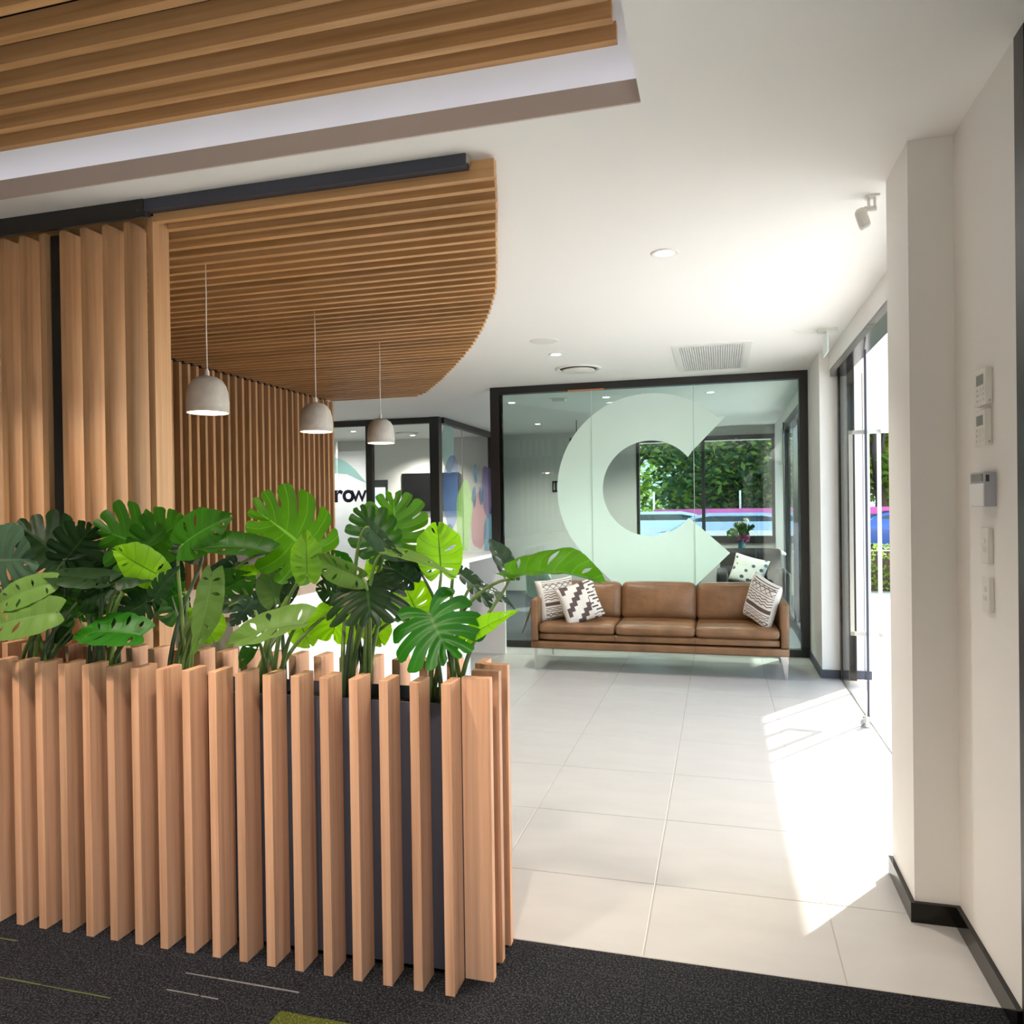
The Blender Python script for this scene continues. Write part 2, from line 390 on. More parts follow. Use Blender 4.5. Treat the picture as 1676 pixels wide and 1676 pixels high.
# ceiling: slab with the coffer opening, upper lid above the opening
ce = struct(boxes('ceiling', [(-7.7, 1.0, 2.621, 14.3, H, 3.043), (-.243, 1.0, -3.7, 2.621, H, 3.043), (-5.7, -4.9, -3.7, 2.621, H, 3.043), (-4.9, -.243, -3.7, .1, H, 3.043)], M['ceil']))
struct(boxes('ceiling', [(-5.4, .15, -.2, 3.02, 3.21, 3.26), (-5.4, .15, 2.97, 3.02, 3.043, 3.21), (.10, .15, -.2, 2.97, 3.043, 3.21), (-5.4, -5.35, -.2, 2.97, 3.043, 3.21), (-5.35, .1, -.2, -.15, 3.043, 3.21)], M['ceil']))
struct(boxes('lip_shade_trim', [(-4.9, -.244, 2.612, 2.6209, H+.0005, 3.0455)], M['lip_shade']))  # shade on the white ceiling lip, put into a taupe strip
struct(boxes('roof', [(-8, 1.3, -3.9, 14.5, 3.28, 3.4)], M['outwall']))
struct(boxes('awning', [(1.06, 3.1, 4.6, 15.8, 2.90, 3.06)], M['outwall']))
struct(boxes('awning', [(-3.5, 1.2, 14.25, 15.1, 2.80, 2.95)], M['outwall']))

# right hand walls
struct(boxes('wall_right', [(.855, 1.02, 2.575, 3.19, 0, H)], M['paint']))
struct(boxes('wall_right', [(.70, 1.02, 3.19, 3.57, 0, H)], M['paint']))
struct(boxes('wall_right', [(.97, 1.10, 3.57, 7.43, 2.80, H)], M['paint']))
struct(boxes('wall_right', [(.885, 1.30, 7.43, 8.40, 0, H)], M['paint']))
struct(boxes('wall_right', [(.93, 1.06, 12.1, 14.2, 0, H), (.93, 1.06, 8.45, 12.1, 2.80, H), (.93, 1.06, 8.40, 8.62, 0, H)], M['paint']))
bh = .075
struct(boxes('baseboard_right', [(.838, .855, 2.57, 3.172, 0, bh), (.683, .855, 3.172, 3.19, 0, bh), (.683, .70, 3.19, 3.575, 0, bh)], M['blackgloss']))
struct(boxes('baseboard_right', [(.868, .885, 7.43, 8.38, 0, bh), (.868, 1.03, 7.413, 7.43, 0, bh), (1.165, 1.30, 7.413, 7.43, 0, bh)], M['charcoal']))
# back wall with its window opening, and the office part with a small window
struct(boxes('wall_back', [(-4.06, -1.46, 14.0, 14.12, 0, H), (-1.46, .93, 14.0, 14.12, 0, 1.02), (-1.46, .93, 14.0, 14.12, 2.73, H)], M['greywall']))
struct(boxes('wall_back', [(-7.5, -6.95, 14.02, 14.12, 0, H), (-6.40, -4.06, 14.02, 14.12, 0, H), (-6.95, -6.40, 14.02, 14.12, 0, 1.0), (-6.95, -6.40, 14.02, 14.12, 2.17, H)], M['warmgrey']))
struct(boxes('wall_left', [(-7.7, -7.55, 8.2, 14.2, 0, H)], M['warmgrey']))
struct(boxes('wall_left', [(-4.66, -4.56, 2.95, 8.25, 0, H), (-7.6, -4.66, 8.20, 8.25, 0, H)], M['paint']))
struct(boxes('wall_left', [(-5.75, -5.6, -3.7, 3.2, 0, H), (-5.6, -4.6, 2.95, 3.05, 0, H)], M['rear']))
struct(boxes('wall_rear', [(-5.7, -5.3, -3.75, -3.55, 0, H), (.5, 1.0, -3.75, -3.55, 0, H), (-5.3, .5, -3.75, -3.55, 0, H)], M['rear']))
# windows
def window(name, bars, m, pane, gm):
    f = struct(boxes(name, bars, m)); boxes('pane', [pane], gm, f); return f
window('window_1', [(-1.46, -1.41, 13.98, 14.08, 1.02, 2.73), (.88, .93, 13.98, 14.08, 1.02, 2.73), (-.31, -.25, 13.98, 14.08, 1.02, 2.73), (-1.46, .93, 13.97, 14.09, .90, 1.03), (-1.46, .93, 13.97, 14.09, 2.73, 2.81)], M['black'], (-1.41, .88, 14.02, 14.028, 1.03, 2.73), M['glass'])
window('window_2', [(.853, .93, 2.50, 2.575, 0, H), (.86, .93, -2.9, 1.2, 0, .08), (.86, .93, -2.9, 1.2, 2.2, 2.3), (.86, .93, -.9, -.84, .08, 2.2), (.86, .93, -2.96, -2.9, 0, 2.3), (.86, .93, 1.2, 1.26, 0, 2.3), (.86, .92, 1.26, 2.5, 0, .08), (.86, .92, 1.26, 2.5, 2.86, H), (.895, .92, 1.26, 2.5, .08, 2.86)], M['black'], (.89, .898, -2.9, 1.2, .08, 2.2), M['glass'])
struct(boxes('wall_right', [(.855, 1.0, -3.6, -2.96, 0, H), (.855, 1.0, -2.96, 1.26, 2.3, H)], M['paint']))
window('window_3', [(-6.95, -6.91, 13.99, 14.10, 1.0, 2.17), (-6.44, -6.40, 13.99, 14.10, 1.0, 2.17), (-6.95, -6.40, 13.99, 14.10, 2.08, 2.17), (-6.95, -6.40, 13.99, 14.10, 1.0, 1.05)], M['black'], (-6.91, -6.44, 14.05, 14.056, 1.05, 2.08), M['glass'])
window('window_4', [(.93, 1.01, 8.62, 8.70, 0, 2.8), (.92, 1.02, 12.0, 12.1, 0, 2.8), (.93, 1.01, 10.55, 10.65, 0, 2.8), (.93, 1.01, 8.7, 12.0, 2.68, 2.8), (.93, 1.01, 8.7, 12.0, 0, .06)], M['black'], (.965, .973, 8.7, 12.0, .06, 2.68), M['glass'])

# entrance door
d1 = struct(boxes('door_1', [(1.03, 1.165, 7.35, 7.413, 0, 2.80)], M['blackgloss']))
boxes('head_frame', [(.975, 1.10, 3.57, 7.413, 2.735, 2.80)], M['blackgloss'], d1)
boxes('frame_groove', [(1.092, 1.10, 7.343, 7.352, 0, 2.735)], M['dark'], d1)
boxes('jamb', [(1.03, 1.10, 3.575, 3.64, 0, 2.735)], M['blackgloss'], d1)
boxes('floor_channel', [(1.035, 1.05, 3.64, 7.35, 0, .006)], M['steel'], d1)
boxes('fixed_pane', [(1.04, 1.050, 6.98, 7.35, .006, 2.735)], M['door_glass'], d1)
boxes('side_pane', [(1.04, 1.050, 3.64, 4.9, .006, 2.735)], M['door_glass'], d1)
# leaf standing ajar, nearly edge on to the entrance hall
A = Vector((1.022, 5.98, 0)); ang = math.atan2(1.19-1.022, 7.08-5.98)
lf = bpy.data.objects.new('door_leaf', None)
lm = boxes('glass_door_leaf', [(-.006, .006, 0, 1.10, .02, 2.70)], M['door_glass']); lm.location = A; lm.rotation_euler = (0, 0, -ang); lm.parent = d1
bpy.data.objects.remove(lf)
for nm, b, m in (('pull_handle', [(-.115, -.085, .47, .50, .55, 2.16), (.085, .115, .47, .50, .55, 2.16), (-.115, .115, .47, .50, 2.13, 2.16), (-.115, .115, .47, .50, .55, .58)], M['steel']),
                 ('edge_seal', [(-.008, .008, 1.096, 1.108, .02, 2.70)], M['charcoal']), ('edge_seal', [(-.008, .008, -.006, .004, .02, 2.70)], M['charcoal']),
                 ('pivot_shoe', [(-.018, .018, 0, .12, .0, .05)], M['steel']), ('door_lock', [(-.02, .02, 1.0, 1.09, .0, .07)], M['steel'])):
    p = boxes(nm, b, m); p.parent = lm
ds = thing('door_stop', 'small steel floor stop with a shadow in the sunlit doorway', 'door stop', (.985, 5.86, 0))
link('stop_body', mesh('stop_body', lathe([(0, 0), (.03, 0), (.03, .012), (.016, .02), (.016, .05), (.022, .055), (.022, .07), (0, .072)], 16), True), M['steel'], ds)

# ================================================================ meeting-room glass wall
GY = 8.41
gw = struct(boxes('wall_meeting_room', [(-2.53, -2.43, GY-.05, GY+.05, 0, H)], M['black']))
boxes('head_frame', [(-2.43, .80, GY-.05, GY+.05, 2.885, H)], M['black'], gw)
boxes('end_post', [(.80, .885, GY-.05, GY+.05, 0, H)], M['black'], gw)
boxes('floor_frame', [(-2.43, .80, GY-.05, GY+.05, 0, .075)], M['black'], gw)
boxes('inner_stile', [(-2.43, -2.395, GY-.02, GY+.02, .075, 2.885)], M['blackgloss'], gw)
for a, b in ((-2.395, -1.371), (-1.367, -.266), (-.262, .80)):
    boxes('pane', [(a, b, GY-.005, GY+.005, .075, 2.885)], M['mglass'], gw)
for xj in (-1.369, -.264): boxes('pane_joint', [(xj-.003, xj+.003, GY-.0095, GY+.008, .075, 2.885)], M['joint'], gw)
boxes('copper_strip', [(-1.62, -1.22, GY-.056, GY-.05, 2.872, 2.89)], M['orange'], gw)
# frosted emblem: thick ring with a wedge-shaped opening and a pointed foot
cx, cz, R, r = -.73, 1.78, 1.035, .52
pts = [(.085, 2.545)]
for k in range(0, 49):
    a = math.radians(46+(225-46)*k/48); pts.append((cx+R*math.cos(a), cz+R*math.sin(a)))
pts += [(-.69, .30), (.099, 1.076), (-.289, 1.428)]
for k in range(0, 61):
    a = math.radians(-39-(360-39-39-0)*k/60); pts.append((cx+r*math.cos(a), cz+r*math.sin(a)))
pts += [(-.28, 2.173)]
bm = poly_prism(pts, .0015, 'y'); em = link('frosted_emblem', mesh('frosted_emblem', bm), None, gw)
em.location = (0, GY-.0068, 0); em.data.materials.append(film('frosted_mint_film', (.88, .985, .935), .95)); em['label'] = 'frosted mint ring emblem with a wedge cut and pointed foot'

# office partition (front along X, side along Y)
ow = struct(boxes('wall_office', [(-4.196, -4.05, 10.70, 10.84, 0, H)], M['black']))
boxes('head_frame', [(-6.2, -4.196, 10.72, 10.82, 2.875, H)], M['black'], ow)
boxes('head_frame', [(-4.11, -4.01, 10.84, 13.46, 2.875, H)], M['black'], ow)
boxes('post', [(-5.256, -5.157, 10.72, 10.82, 0, 2.875)], M['black'], ow)
boxes('post', [(-4.11, -4.01, 13.40, 13.99, 0, H)], M['black'], ow)
boxes('floor_frame', [(-6.2, -5.256, 10.72, 10.82, 0, .07)], M['black'], ow)
boxes('floor_frame', [(-4.08, -4.04, 10.84, 13.40, 0, .07)], M['black'], ow)
boxes('pane', [(-6.2, -5.256, 10.765, 10.773, .07, 2.875)], M['glass'], ow)
boxes('pane', [(-5.157, -4.196, 10.765, 10.773, 0, 2.875)], M['glass'], ow)
for a, b in ((10.84, 11.798), (11.804, 12.903), (12.909, 13.40)):
    boxes('pane', [(-4.064, -4.056, a, b, .07, 2.875)], M['glass'], ow)
# white graded film with a teal hill on the front pane
fm = bpy.data.materials.new('graded_white_film'); fm.use_nodes = True; n = fm.node_tree.nodes; l = fm.node_tree.links; n.clear()
o_ = n.new('ShaderNodeOutputMaterial'); t_ = n.new('ShaderNodeBsdfTransparent'); d_ = n.new('ShaderNodeBsdfDiffuse'); tl_ = n.new('ShaderNodeBsdfTranslucent')
d_.inputs[0].default_value = (.86, .87, .9, 1); tl_.inputs[0].default_value = (.86, .87, .9, 1); a_ = n.new('ShaderNodeAddShader'); b_ = n.new('ShaderNodeMixShader'); b_.inputs[0].default_value = .5
l.new(d_.outputs[0], b_.inputs[1]); l.new(tl_.outputs[0], b_.inputs[2])
tc = n.new('ShaderNodeTexCoord'); sp = n.new('ShaderNodeSeparateXYZ'); l.new(tc.outputs['Object'], sp.inputs[0])
mr = n.new('ShaderNodeMapRange'); mr.inputs['From Min'].default_value = 1.35; mr.inputs['From Max'].default_value = 2.45; mr.inputs['To Min'].default_value = .97; mr.inputs['To Max'].default_value = .12
l.new(sp.outputs[2], mr.inputs[0]); mx = n.new('ShaderNodeMixShader'); l.new(mr.outputs[0], mx.inputs[0]); l.new(t_.outputs[0], mx.inputs[1]); l.new(b_.outputs[0], mx.inputs[2]); l.new(mx.outputs[0], o_.inputs[0])
n.remove(a_)
boxes('graded_film', [(-6.2, -5.256, 10.760, 10.762, .07, 2.5)], fm, ow)
pts = [(-6.2, 2.05), (-6.2, 2.42)]+[(-6.0+.62*k/12, 2.42-.30*(k/12)**2.6) for k in range(13)]+[(-5.27, 2.0), (-5.36, 2.03), (-5.6, 2.14), (-5.9, 2.17)]
o = link('teal_film_shape', mesh('teal_film_shape', poly_prism(pts, .0015, 'y')), film('teal_film', (.25, .52, .50), .5), ow); o.location = (0, 10.757, 0)
# lettering, cut at its left by the timber wall as in the photograph
def text(s, size, m, parent, loc, rot, bold=0, nm='lettering'):
    cu = bpy.data.curves.new('t', 'FONT'); cu.body = s; cu.size = size; cu.extrude = .001; cu.offset = bold
    to = bpy.data.objects.new('t', cu); C.objects.link(to)
    bpy.context.view_layer.update()
    me = bpy.data.meshes.new_from_object(to.evaluated_get(bpy.context.evaluated_depsgraph_get())); bpy.data.objects.remove(to)
    me.materials.clear(); o = link(nm, me, m, parent); o.location = Vector(loc)-(parent.location if parent else Vector((0, 0, 0))); o.rotation_euler = rot
    return o
ink = mat('indigo_ink', (.045, .03, .09), .6)
text('ro', .375, ink, ow, (-5.83, 10.755, 1.715), (PI/2, 0, 0), .011)
text('w', .375, ink, ow, (-5.535, 10.755, 1.715), (PI/2, 0, 0), .003)
# mural shapes on the side panes
def blob(cy_, cz_, ry, rz_, col, al, seed):
    rr = random.Random(seed); ph = [rr.uniform(0, 6.28) for _ in range(3)]; pts = []
    for k in range(40):
        a = 2*PI*k/40; q = 1+.09*math.sin(2*a+ph[0])+.07*math.sin(3*a+ph[1])+.03*math.sin(5*a+ph[2])
        y = min(max(cy_+ry*q*math.cos(a), 10.85), 13.39); z = min(max(cz_+rz_*q*math.sin(a), .08), 2.87); pts.append((y, z))
    key = 'mural_%d' % seed
    o = link('mural_shape', mesh('mural_shape', poly_prism(pts, .0012, 'x')), film(key, col, al), ow); o.location = (-4.054+.0016*seed, 0, 0)
blob(11.12, 2.55, .30, .38, (.40, .60, .58), .4, 0)
blob(11.22, 1.85, .34, .62, (.14, .25, .50), .32, 1)
blob(11.85, 1.45, .40, .60, (.28, .50, .14), .33, 2)
blob(12.62, 1.35, .38, .55, (.34, .17, .18), .35, 3)
blob(13.15, 1.9, .32, .50, (.13, .10, .22), .4, 4)
blob(12.45, 2.17, .10, .15, (.08, .16, .24), .6, 5)
blob(12.35, 1.78, .12, .16, (.10, .17, .24), .5, 6)
blob(12.75, 1.80, .13, .17, (.10, .17, .24), .5, 7)
blob(13.2, .95, .3, .6, (.12, .25, .32), .45, 8)
blob(11.15, .9, .3, .42, (.22, .25, .42), .35, 9)
boxes('pane_joint', [(-4.067, -4.05, 11.796, 11.806, .07, 2.875)], M['steel'], ow)

# ================================================================ TIMBER
def batten(name, dx, dy, dz, m):
    bm = bmesh.new(); bxm(bm, -dx/2, dx/2, -dy/2, dy/2, 0, dz, .0012); me = mesh(name, bm); me.materials.append(m); return me
# planter screen
pl = thing('slatted_planter', 'long timber-slatted planter box in the foreground, full of monstera', 'planter', (-2.03, 2.5, 0))
P0 = Vector(pl.location)
sm = batten('slat', .033, .10, 1.025, M['wz']); em_ = batten('slat', .10, .033, 1.025, M['wz'])
def slat(me, x, y, z=0, par=pl, nm='slat'):
    o = bpy.data.objects.new(nm, me); C.objects.link(o); o.parent = par; o.location = Vector((x, y, z))-par.location; return o
for k in range(23): slat(sm, -.869-.1107*k, 2.378)
for k in range(23): slat(sm, -.861-.1107*k, 2.712)
for y in (2.447, 2.557, 2.667): slat(em_, -.801, y)
boxes('trough', [(-3.36, -.853, 2.432, 2.440, .02, .93), (-3.36, -.853, 2.655, 2.662, .02, .93), (-.861, -.853, 2.440, 2.655, .02, .93), (-3.36, -3.352, 2.440, 2.655, .02, .93), (-3.352, -.861, 2.44, 2.655, .02, .04)], M['liner'], pl)
bm = bmesh.new(); rr = random.Random(5); nx, ny = 90, 8; g_ = [[bm.verts.new((-3.35+2.488*i/nx, 2.441+.213*j/ny, .885+rr.uniform(-.008, .008))) for j in range(ny+1)] for i in range(nx+1)]
for i in range(nx):
    for j in range(ny): bm.faces.new((g_[i][j], g_[i+1][j], g_[i+1][j+1], g_[i][j+1]))
o = link('soil', mesh('soil', bm, True), M['soil'], pl); o.location = -P0; o['kind'] = 'stuff'
for c_ in pl.children:
    if c_.name.startswith('trough'): pass

# ceiling canopy with a curved right edge
cn = thing('slatted_ceiling_canopy', 'curved timber slat canopy under the ceiling above the reception desk', 'ceiling canopy', (-2.6, 5.5, 2.88))
cur = [(2.83, -.823), (3.14, -.907), (3.45, -1.0), (3.94, -1.143), (4.36, -1.272), (4.78, -1.435), (5.26, -1.639), (5.88, -1.938), (6.55, -2.306), (7.29, -2.734), (7.97, -3.16), (8.31, -3.48)]
def xr(y):
    for (a, b), (c, d) in zip(cur, cur[1:]):
        if y <= c: return b+(d-b)*(y-a)/(c-a)
    return cur[-1][1]
y = 2.852; first = True
while y < 8.26:
    x1 = xr(y); x0 = -2.40 if first else -4.44
    bm = bmesh.new(); L = x1-x0; bxm(bm, -L/2, L/2, -.0165, .0165, 0, .072 if first else .066, .001)
    slat(mesh('slat', bm), (x0+x1)/2, y, 2.88, cn).data.materials.append(M['wx'])
    y += .1107 if not first else .098; first = False
for x in (-4.0, -3.0, -2.0, -1.2): boxes('fixing_rail', [(x-.02, x+.02, 2.9, (3.9 if x > -1.5 else 5.6 if x > -2.5 else 7.4), 2.947, 2.9595)], M['black'], cn)

cpts = [(-4.44, 2.875), (-.86, 2.875)]+[(b-.03, a) for a, b in cur[1:-1]]+[(-3.45, 8.25), (-4.44, 8.25)]
o = link('backing_board', mesh('backing_board', poly_prism([(x+2.6, y-5.5) for x, y in cpts], .002, 'z')), M['felt'], cn); o.location = (0, 0, .080)  # dark board added above the canopy to darken the slat sides
# vertical slat wall on the far left
sw = thing('slat_feature_wall', 'tall timber slat wall behind the reception desk, running away from the camera', 'slat wall', (-4.49, 5.6, 0))
wm = batten('slat', .10, .033, 2.878, M['wt'])
for k in range(48): slat(wm, -4.49, 8.20-.1107*k, 0, sw)
boxes('backing_board', [(-4.558, -4.545, 2.96, 8.22, .0, 2.96)], M['felt'], sw)  # backing made dark to deepen the shade between slats

# tall sliding slat screen and its black ceiling track
ss = thing('slatted_screen', 'tall timber slat screen with a wide end post under the black track', 'screen', (-2.7, 2.89, 0))
tm = batten('slat', .033, .105, 2.895, M['wt'])
for x in (-2.780, -2.660, -2.5425, -2.8975): slat(tm, x, 2.8875, 0, ss)
slat(batten('end_post', .030, .105, 2.905, M['wt']), -2.4185, 2.8875, 0, ss, 'end_post')
boxes('hanging_strip', [(-2.437, -2.434, 2.86, 2.90, .02, 2.88)], M['black'], ss)
s2 = thing('slatted_screen', 'tall timber slat screen at the far left edge, beyond the black post', 'screen', (-3.2, 2.89, 0))
for x in (-3.0125, -3.132, -3.250, -3.37, -3.49, -3.61): slat(tm, x, 2.8875, 0, s2)
bp = thing('black_post', 'slim black metal post between the two tall slat screens', 'post', (-2.95, 2.89, 0))
boxes('post_web', [(-2.985, -2.925, 2.855, 2.865, 0, 2.885)], M['black'], bp); boxes('post_flange', [(-2.985, -2.975, 2.865, 2.94, 0, 2.885), (-2.935, -2.925, 2.865, 2.94, 0, 2.885)], M['charcoal'], bp)
tk = thing('ceiling_track', 'black metal sliding track fixed to the ceiling over the slat screens', 'track', (-2.3, 2.82, 2.9))
boxes('header_plate', [(-3.75, -2.41, 2.785, 2.80, 2.885, H-.001)], M['black'], tk)
boxes('track_rail', [(-2.41, -.93, 2.79, 2.835, 2.915, H-.001)], M['charcoal'], tk)
boxes('track_rail', [(-3.75, -2.41, 2.80, 2.835, 2.90, H-.001)], M['charcoal'], tk)
boxes('end_clip', [(-.93, -.922, 2.80, 2.83, 2.93, H-.001)], M['steel'], tk)
o = link('bolt', mesh('bolt', lathe([(0, 0), (.007, 0), (.006, .003), (0, .004)], 12)), M['charcoal'], tk); o.location = Vector((-2.435, 2.785, 2.915))-tk.location; o.rotation_euler = (PI/2, 0, 0)

# timber slats inside the lit ceiling recess
cs = thing('slatted_ceiling_panel', 'timber slat panel set in the lit ceiling recess overhead', 'ceiling panel', (-2.6, 1.4, 3.08))
bm = bmesh.new(); bxm(bm, -2.3, 2.3, -.0165, .0165, 0, .06, .001); hm = mesh('slat', bm); hm.materials.append(M['wx'])
for k in range(19): slat(hm, -2.60, 2.449-.111*k, 3.08, cs)
for x in (-.52, -1.08, -1.75, -2.5, -3.3, -4.1): boxes('fixing_rail', [(x-.02, x+.02, .3, 2.45, 3.14, 3.1495)], M['black'], cs)
boxes('backing_board', [(-4.9, -.32, .30, 2.44, 3.150, 3.154)], M['felt'], cs)
ledo = boxes('light_strip', [(-4.8, -.05, 2.90, 2.91, 3.0435, 3.052), (.03, .04, .1, 2.9, 3.0435, 3.052)], M['led']); tag(ledo, 'concealed white light strip on the ceiling recess ledge', 'light strip')

# ================================================================ MONSTERA
def leaf_bm(P0, P1, S, W, fold, kind, seed):
    rr = random.Random(seed)
    a = P1-P0; L = a.length; a = a/L; S = S.normalized(); N = S.cross(a); f = math.radians(fold); hw = W/2
    K = 6; nq, nv = 8, 10; bm = bmesh.new(); uvl = bm.loops.layers.uv.new('UVMap')
    arch = rr.uniform(.07, .19); curl = rr.uniform(.08, .34); tw = rr.uniform(-.5, .5)
    def mid(t): m_ = t**1.25; return P0+a*(L*.93*m_)+N*(L*arch*4*m_*(1-m_)*.5)
    def vein(t, v, sg, lm):
        th0 = math.radians(150-118*t**.8); dth = math.radians(24)
        Lv = hw*(.80+.55*math.sin(PI*min(t/.55, 1)*.5)-.0) if t < .55 else hw*(1.35-(t-.55)/.45*.95)
        Lv *= .76
        if t > .9: Lv = max(Lv*(1-(t-.9)*3), L*.075)
        Lv *= lm; x = y = 0; n_ = 5
        for i in range(n_):
            th = th0-dth*v*(i+.5)/n_*1.4; x += math.sin(th)*Lv*v/n_; y += math.cos(th)*Lv*v/n_
        return x, y
    gaps = []
    for sg in (-1, 1):
        G = [(0, 0, 0)]
        for k in range(1, K):
            if kind == 'l': G.append(('l', rr.uniform(.34, .62), rr.uniform(.045, .095)))
            elif kind == 'h': G.append(('h', rr.uniform(.38, .6), rr.uniform(.08, .17)) if rr.random() < .5 else (0, 0, 0))
            else: G.append((0, 0, 0))
        G.append((0, 0, 0)); gaps.append(G)
    def gap(G, v):
        k, s, w_ = G
        if k == 'l':
            x = min(max((v-s)/.22, 0), 1); return w_*x*x*(3-2*x)*(.75+.5*v)
        if k == 'h':
            x = abs(v-s)/.27; return w_*max(0, 1-x*x)
        return 0
    for si, sg in enumerate((-1, 1)):
        for k in range(K):
            t0, t1 = k/K, (k+1)/K; grid = []
            for iv in range(nv+1):
                v = iv/nv; row = []
                ga, gb = gap(gaps[si][k], v), gap(gaps[si][k+1], v)
                for iq in range(nq+1):
                    q = iq/nq; t = t0+(t1-t0)*(ga+(1-ga-gb)*q)
                    lm_ = 1-(.13 if kind == 'l' else .03)*abs(2*q-1)**5*(1 if v > .5 else 0)
                    if kind == 'l' and k == K-1: lm_ = 1-.1*abs(2*q-1)**3
                    tt = t if k > 0 or q > 0 else t
                    x, y = vein(tt, v, sg, lm_)
                    lat = x; dz = math.sin(f)*lat-curl*lat*lat/hw*1.0
                    quilt = .009*W*math.cos(2*PI*(q-.5))*min(v*3, 1)*(-1)
                    wob = .02*W*math.sin(9*t+seed)*v*v
                    ta = tw*(tt-.3); S2 = S*math.cos(ta)+N*math.sin(ta); N2 = N*math.cos(ta)-S*math.sin(ta)
                    row.append(bm.verts.new(mid(tt)+a*y+S2*(sg*math.cos(f)*lat)+N2*(dz+quilt+wob)))
                grid.append(row)
            for iv in range(nv):
                for iq in range(nq):
                    fc = bm.faces.new((grid[iv][iq], grid[iv][iq+1], grid[iv+1][iq+1], grid[iv+1][iq]))
                    for lp, (uq, uv_) in zip(fc.loops, ((iq, iv), (iq+1, iv), (iq+1, iv+1), (iq, iv+1))): lp[uvl].uv = (uq/nq, uv_/nv)
    bmesh.ops.remove_doubles(bm, verts=bm.verts, dist=.0004)
    return bm
ROOT = dict(A=-2.80, B=-2.44, C=-2.06, D=-1.66, E=-1.30, F=-.965)
LAB = dict(A='dark-leaved potted monstera at the far left end of the planter',
           B='monstera with a wide dark split leaf and a lime leaf, second plant from the left',
           C='monstera with a long pale hanging leaf, third plant from the left in the planter',
           D='monstera with a big bright fan leaf and a lime leaf hanging before it',
           E='monstera with an upright split leaf reaching up in front of the dark wall screen',
           F='monstera at the right end of the planter, one leaf reaching toward the sofa')
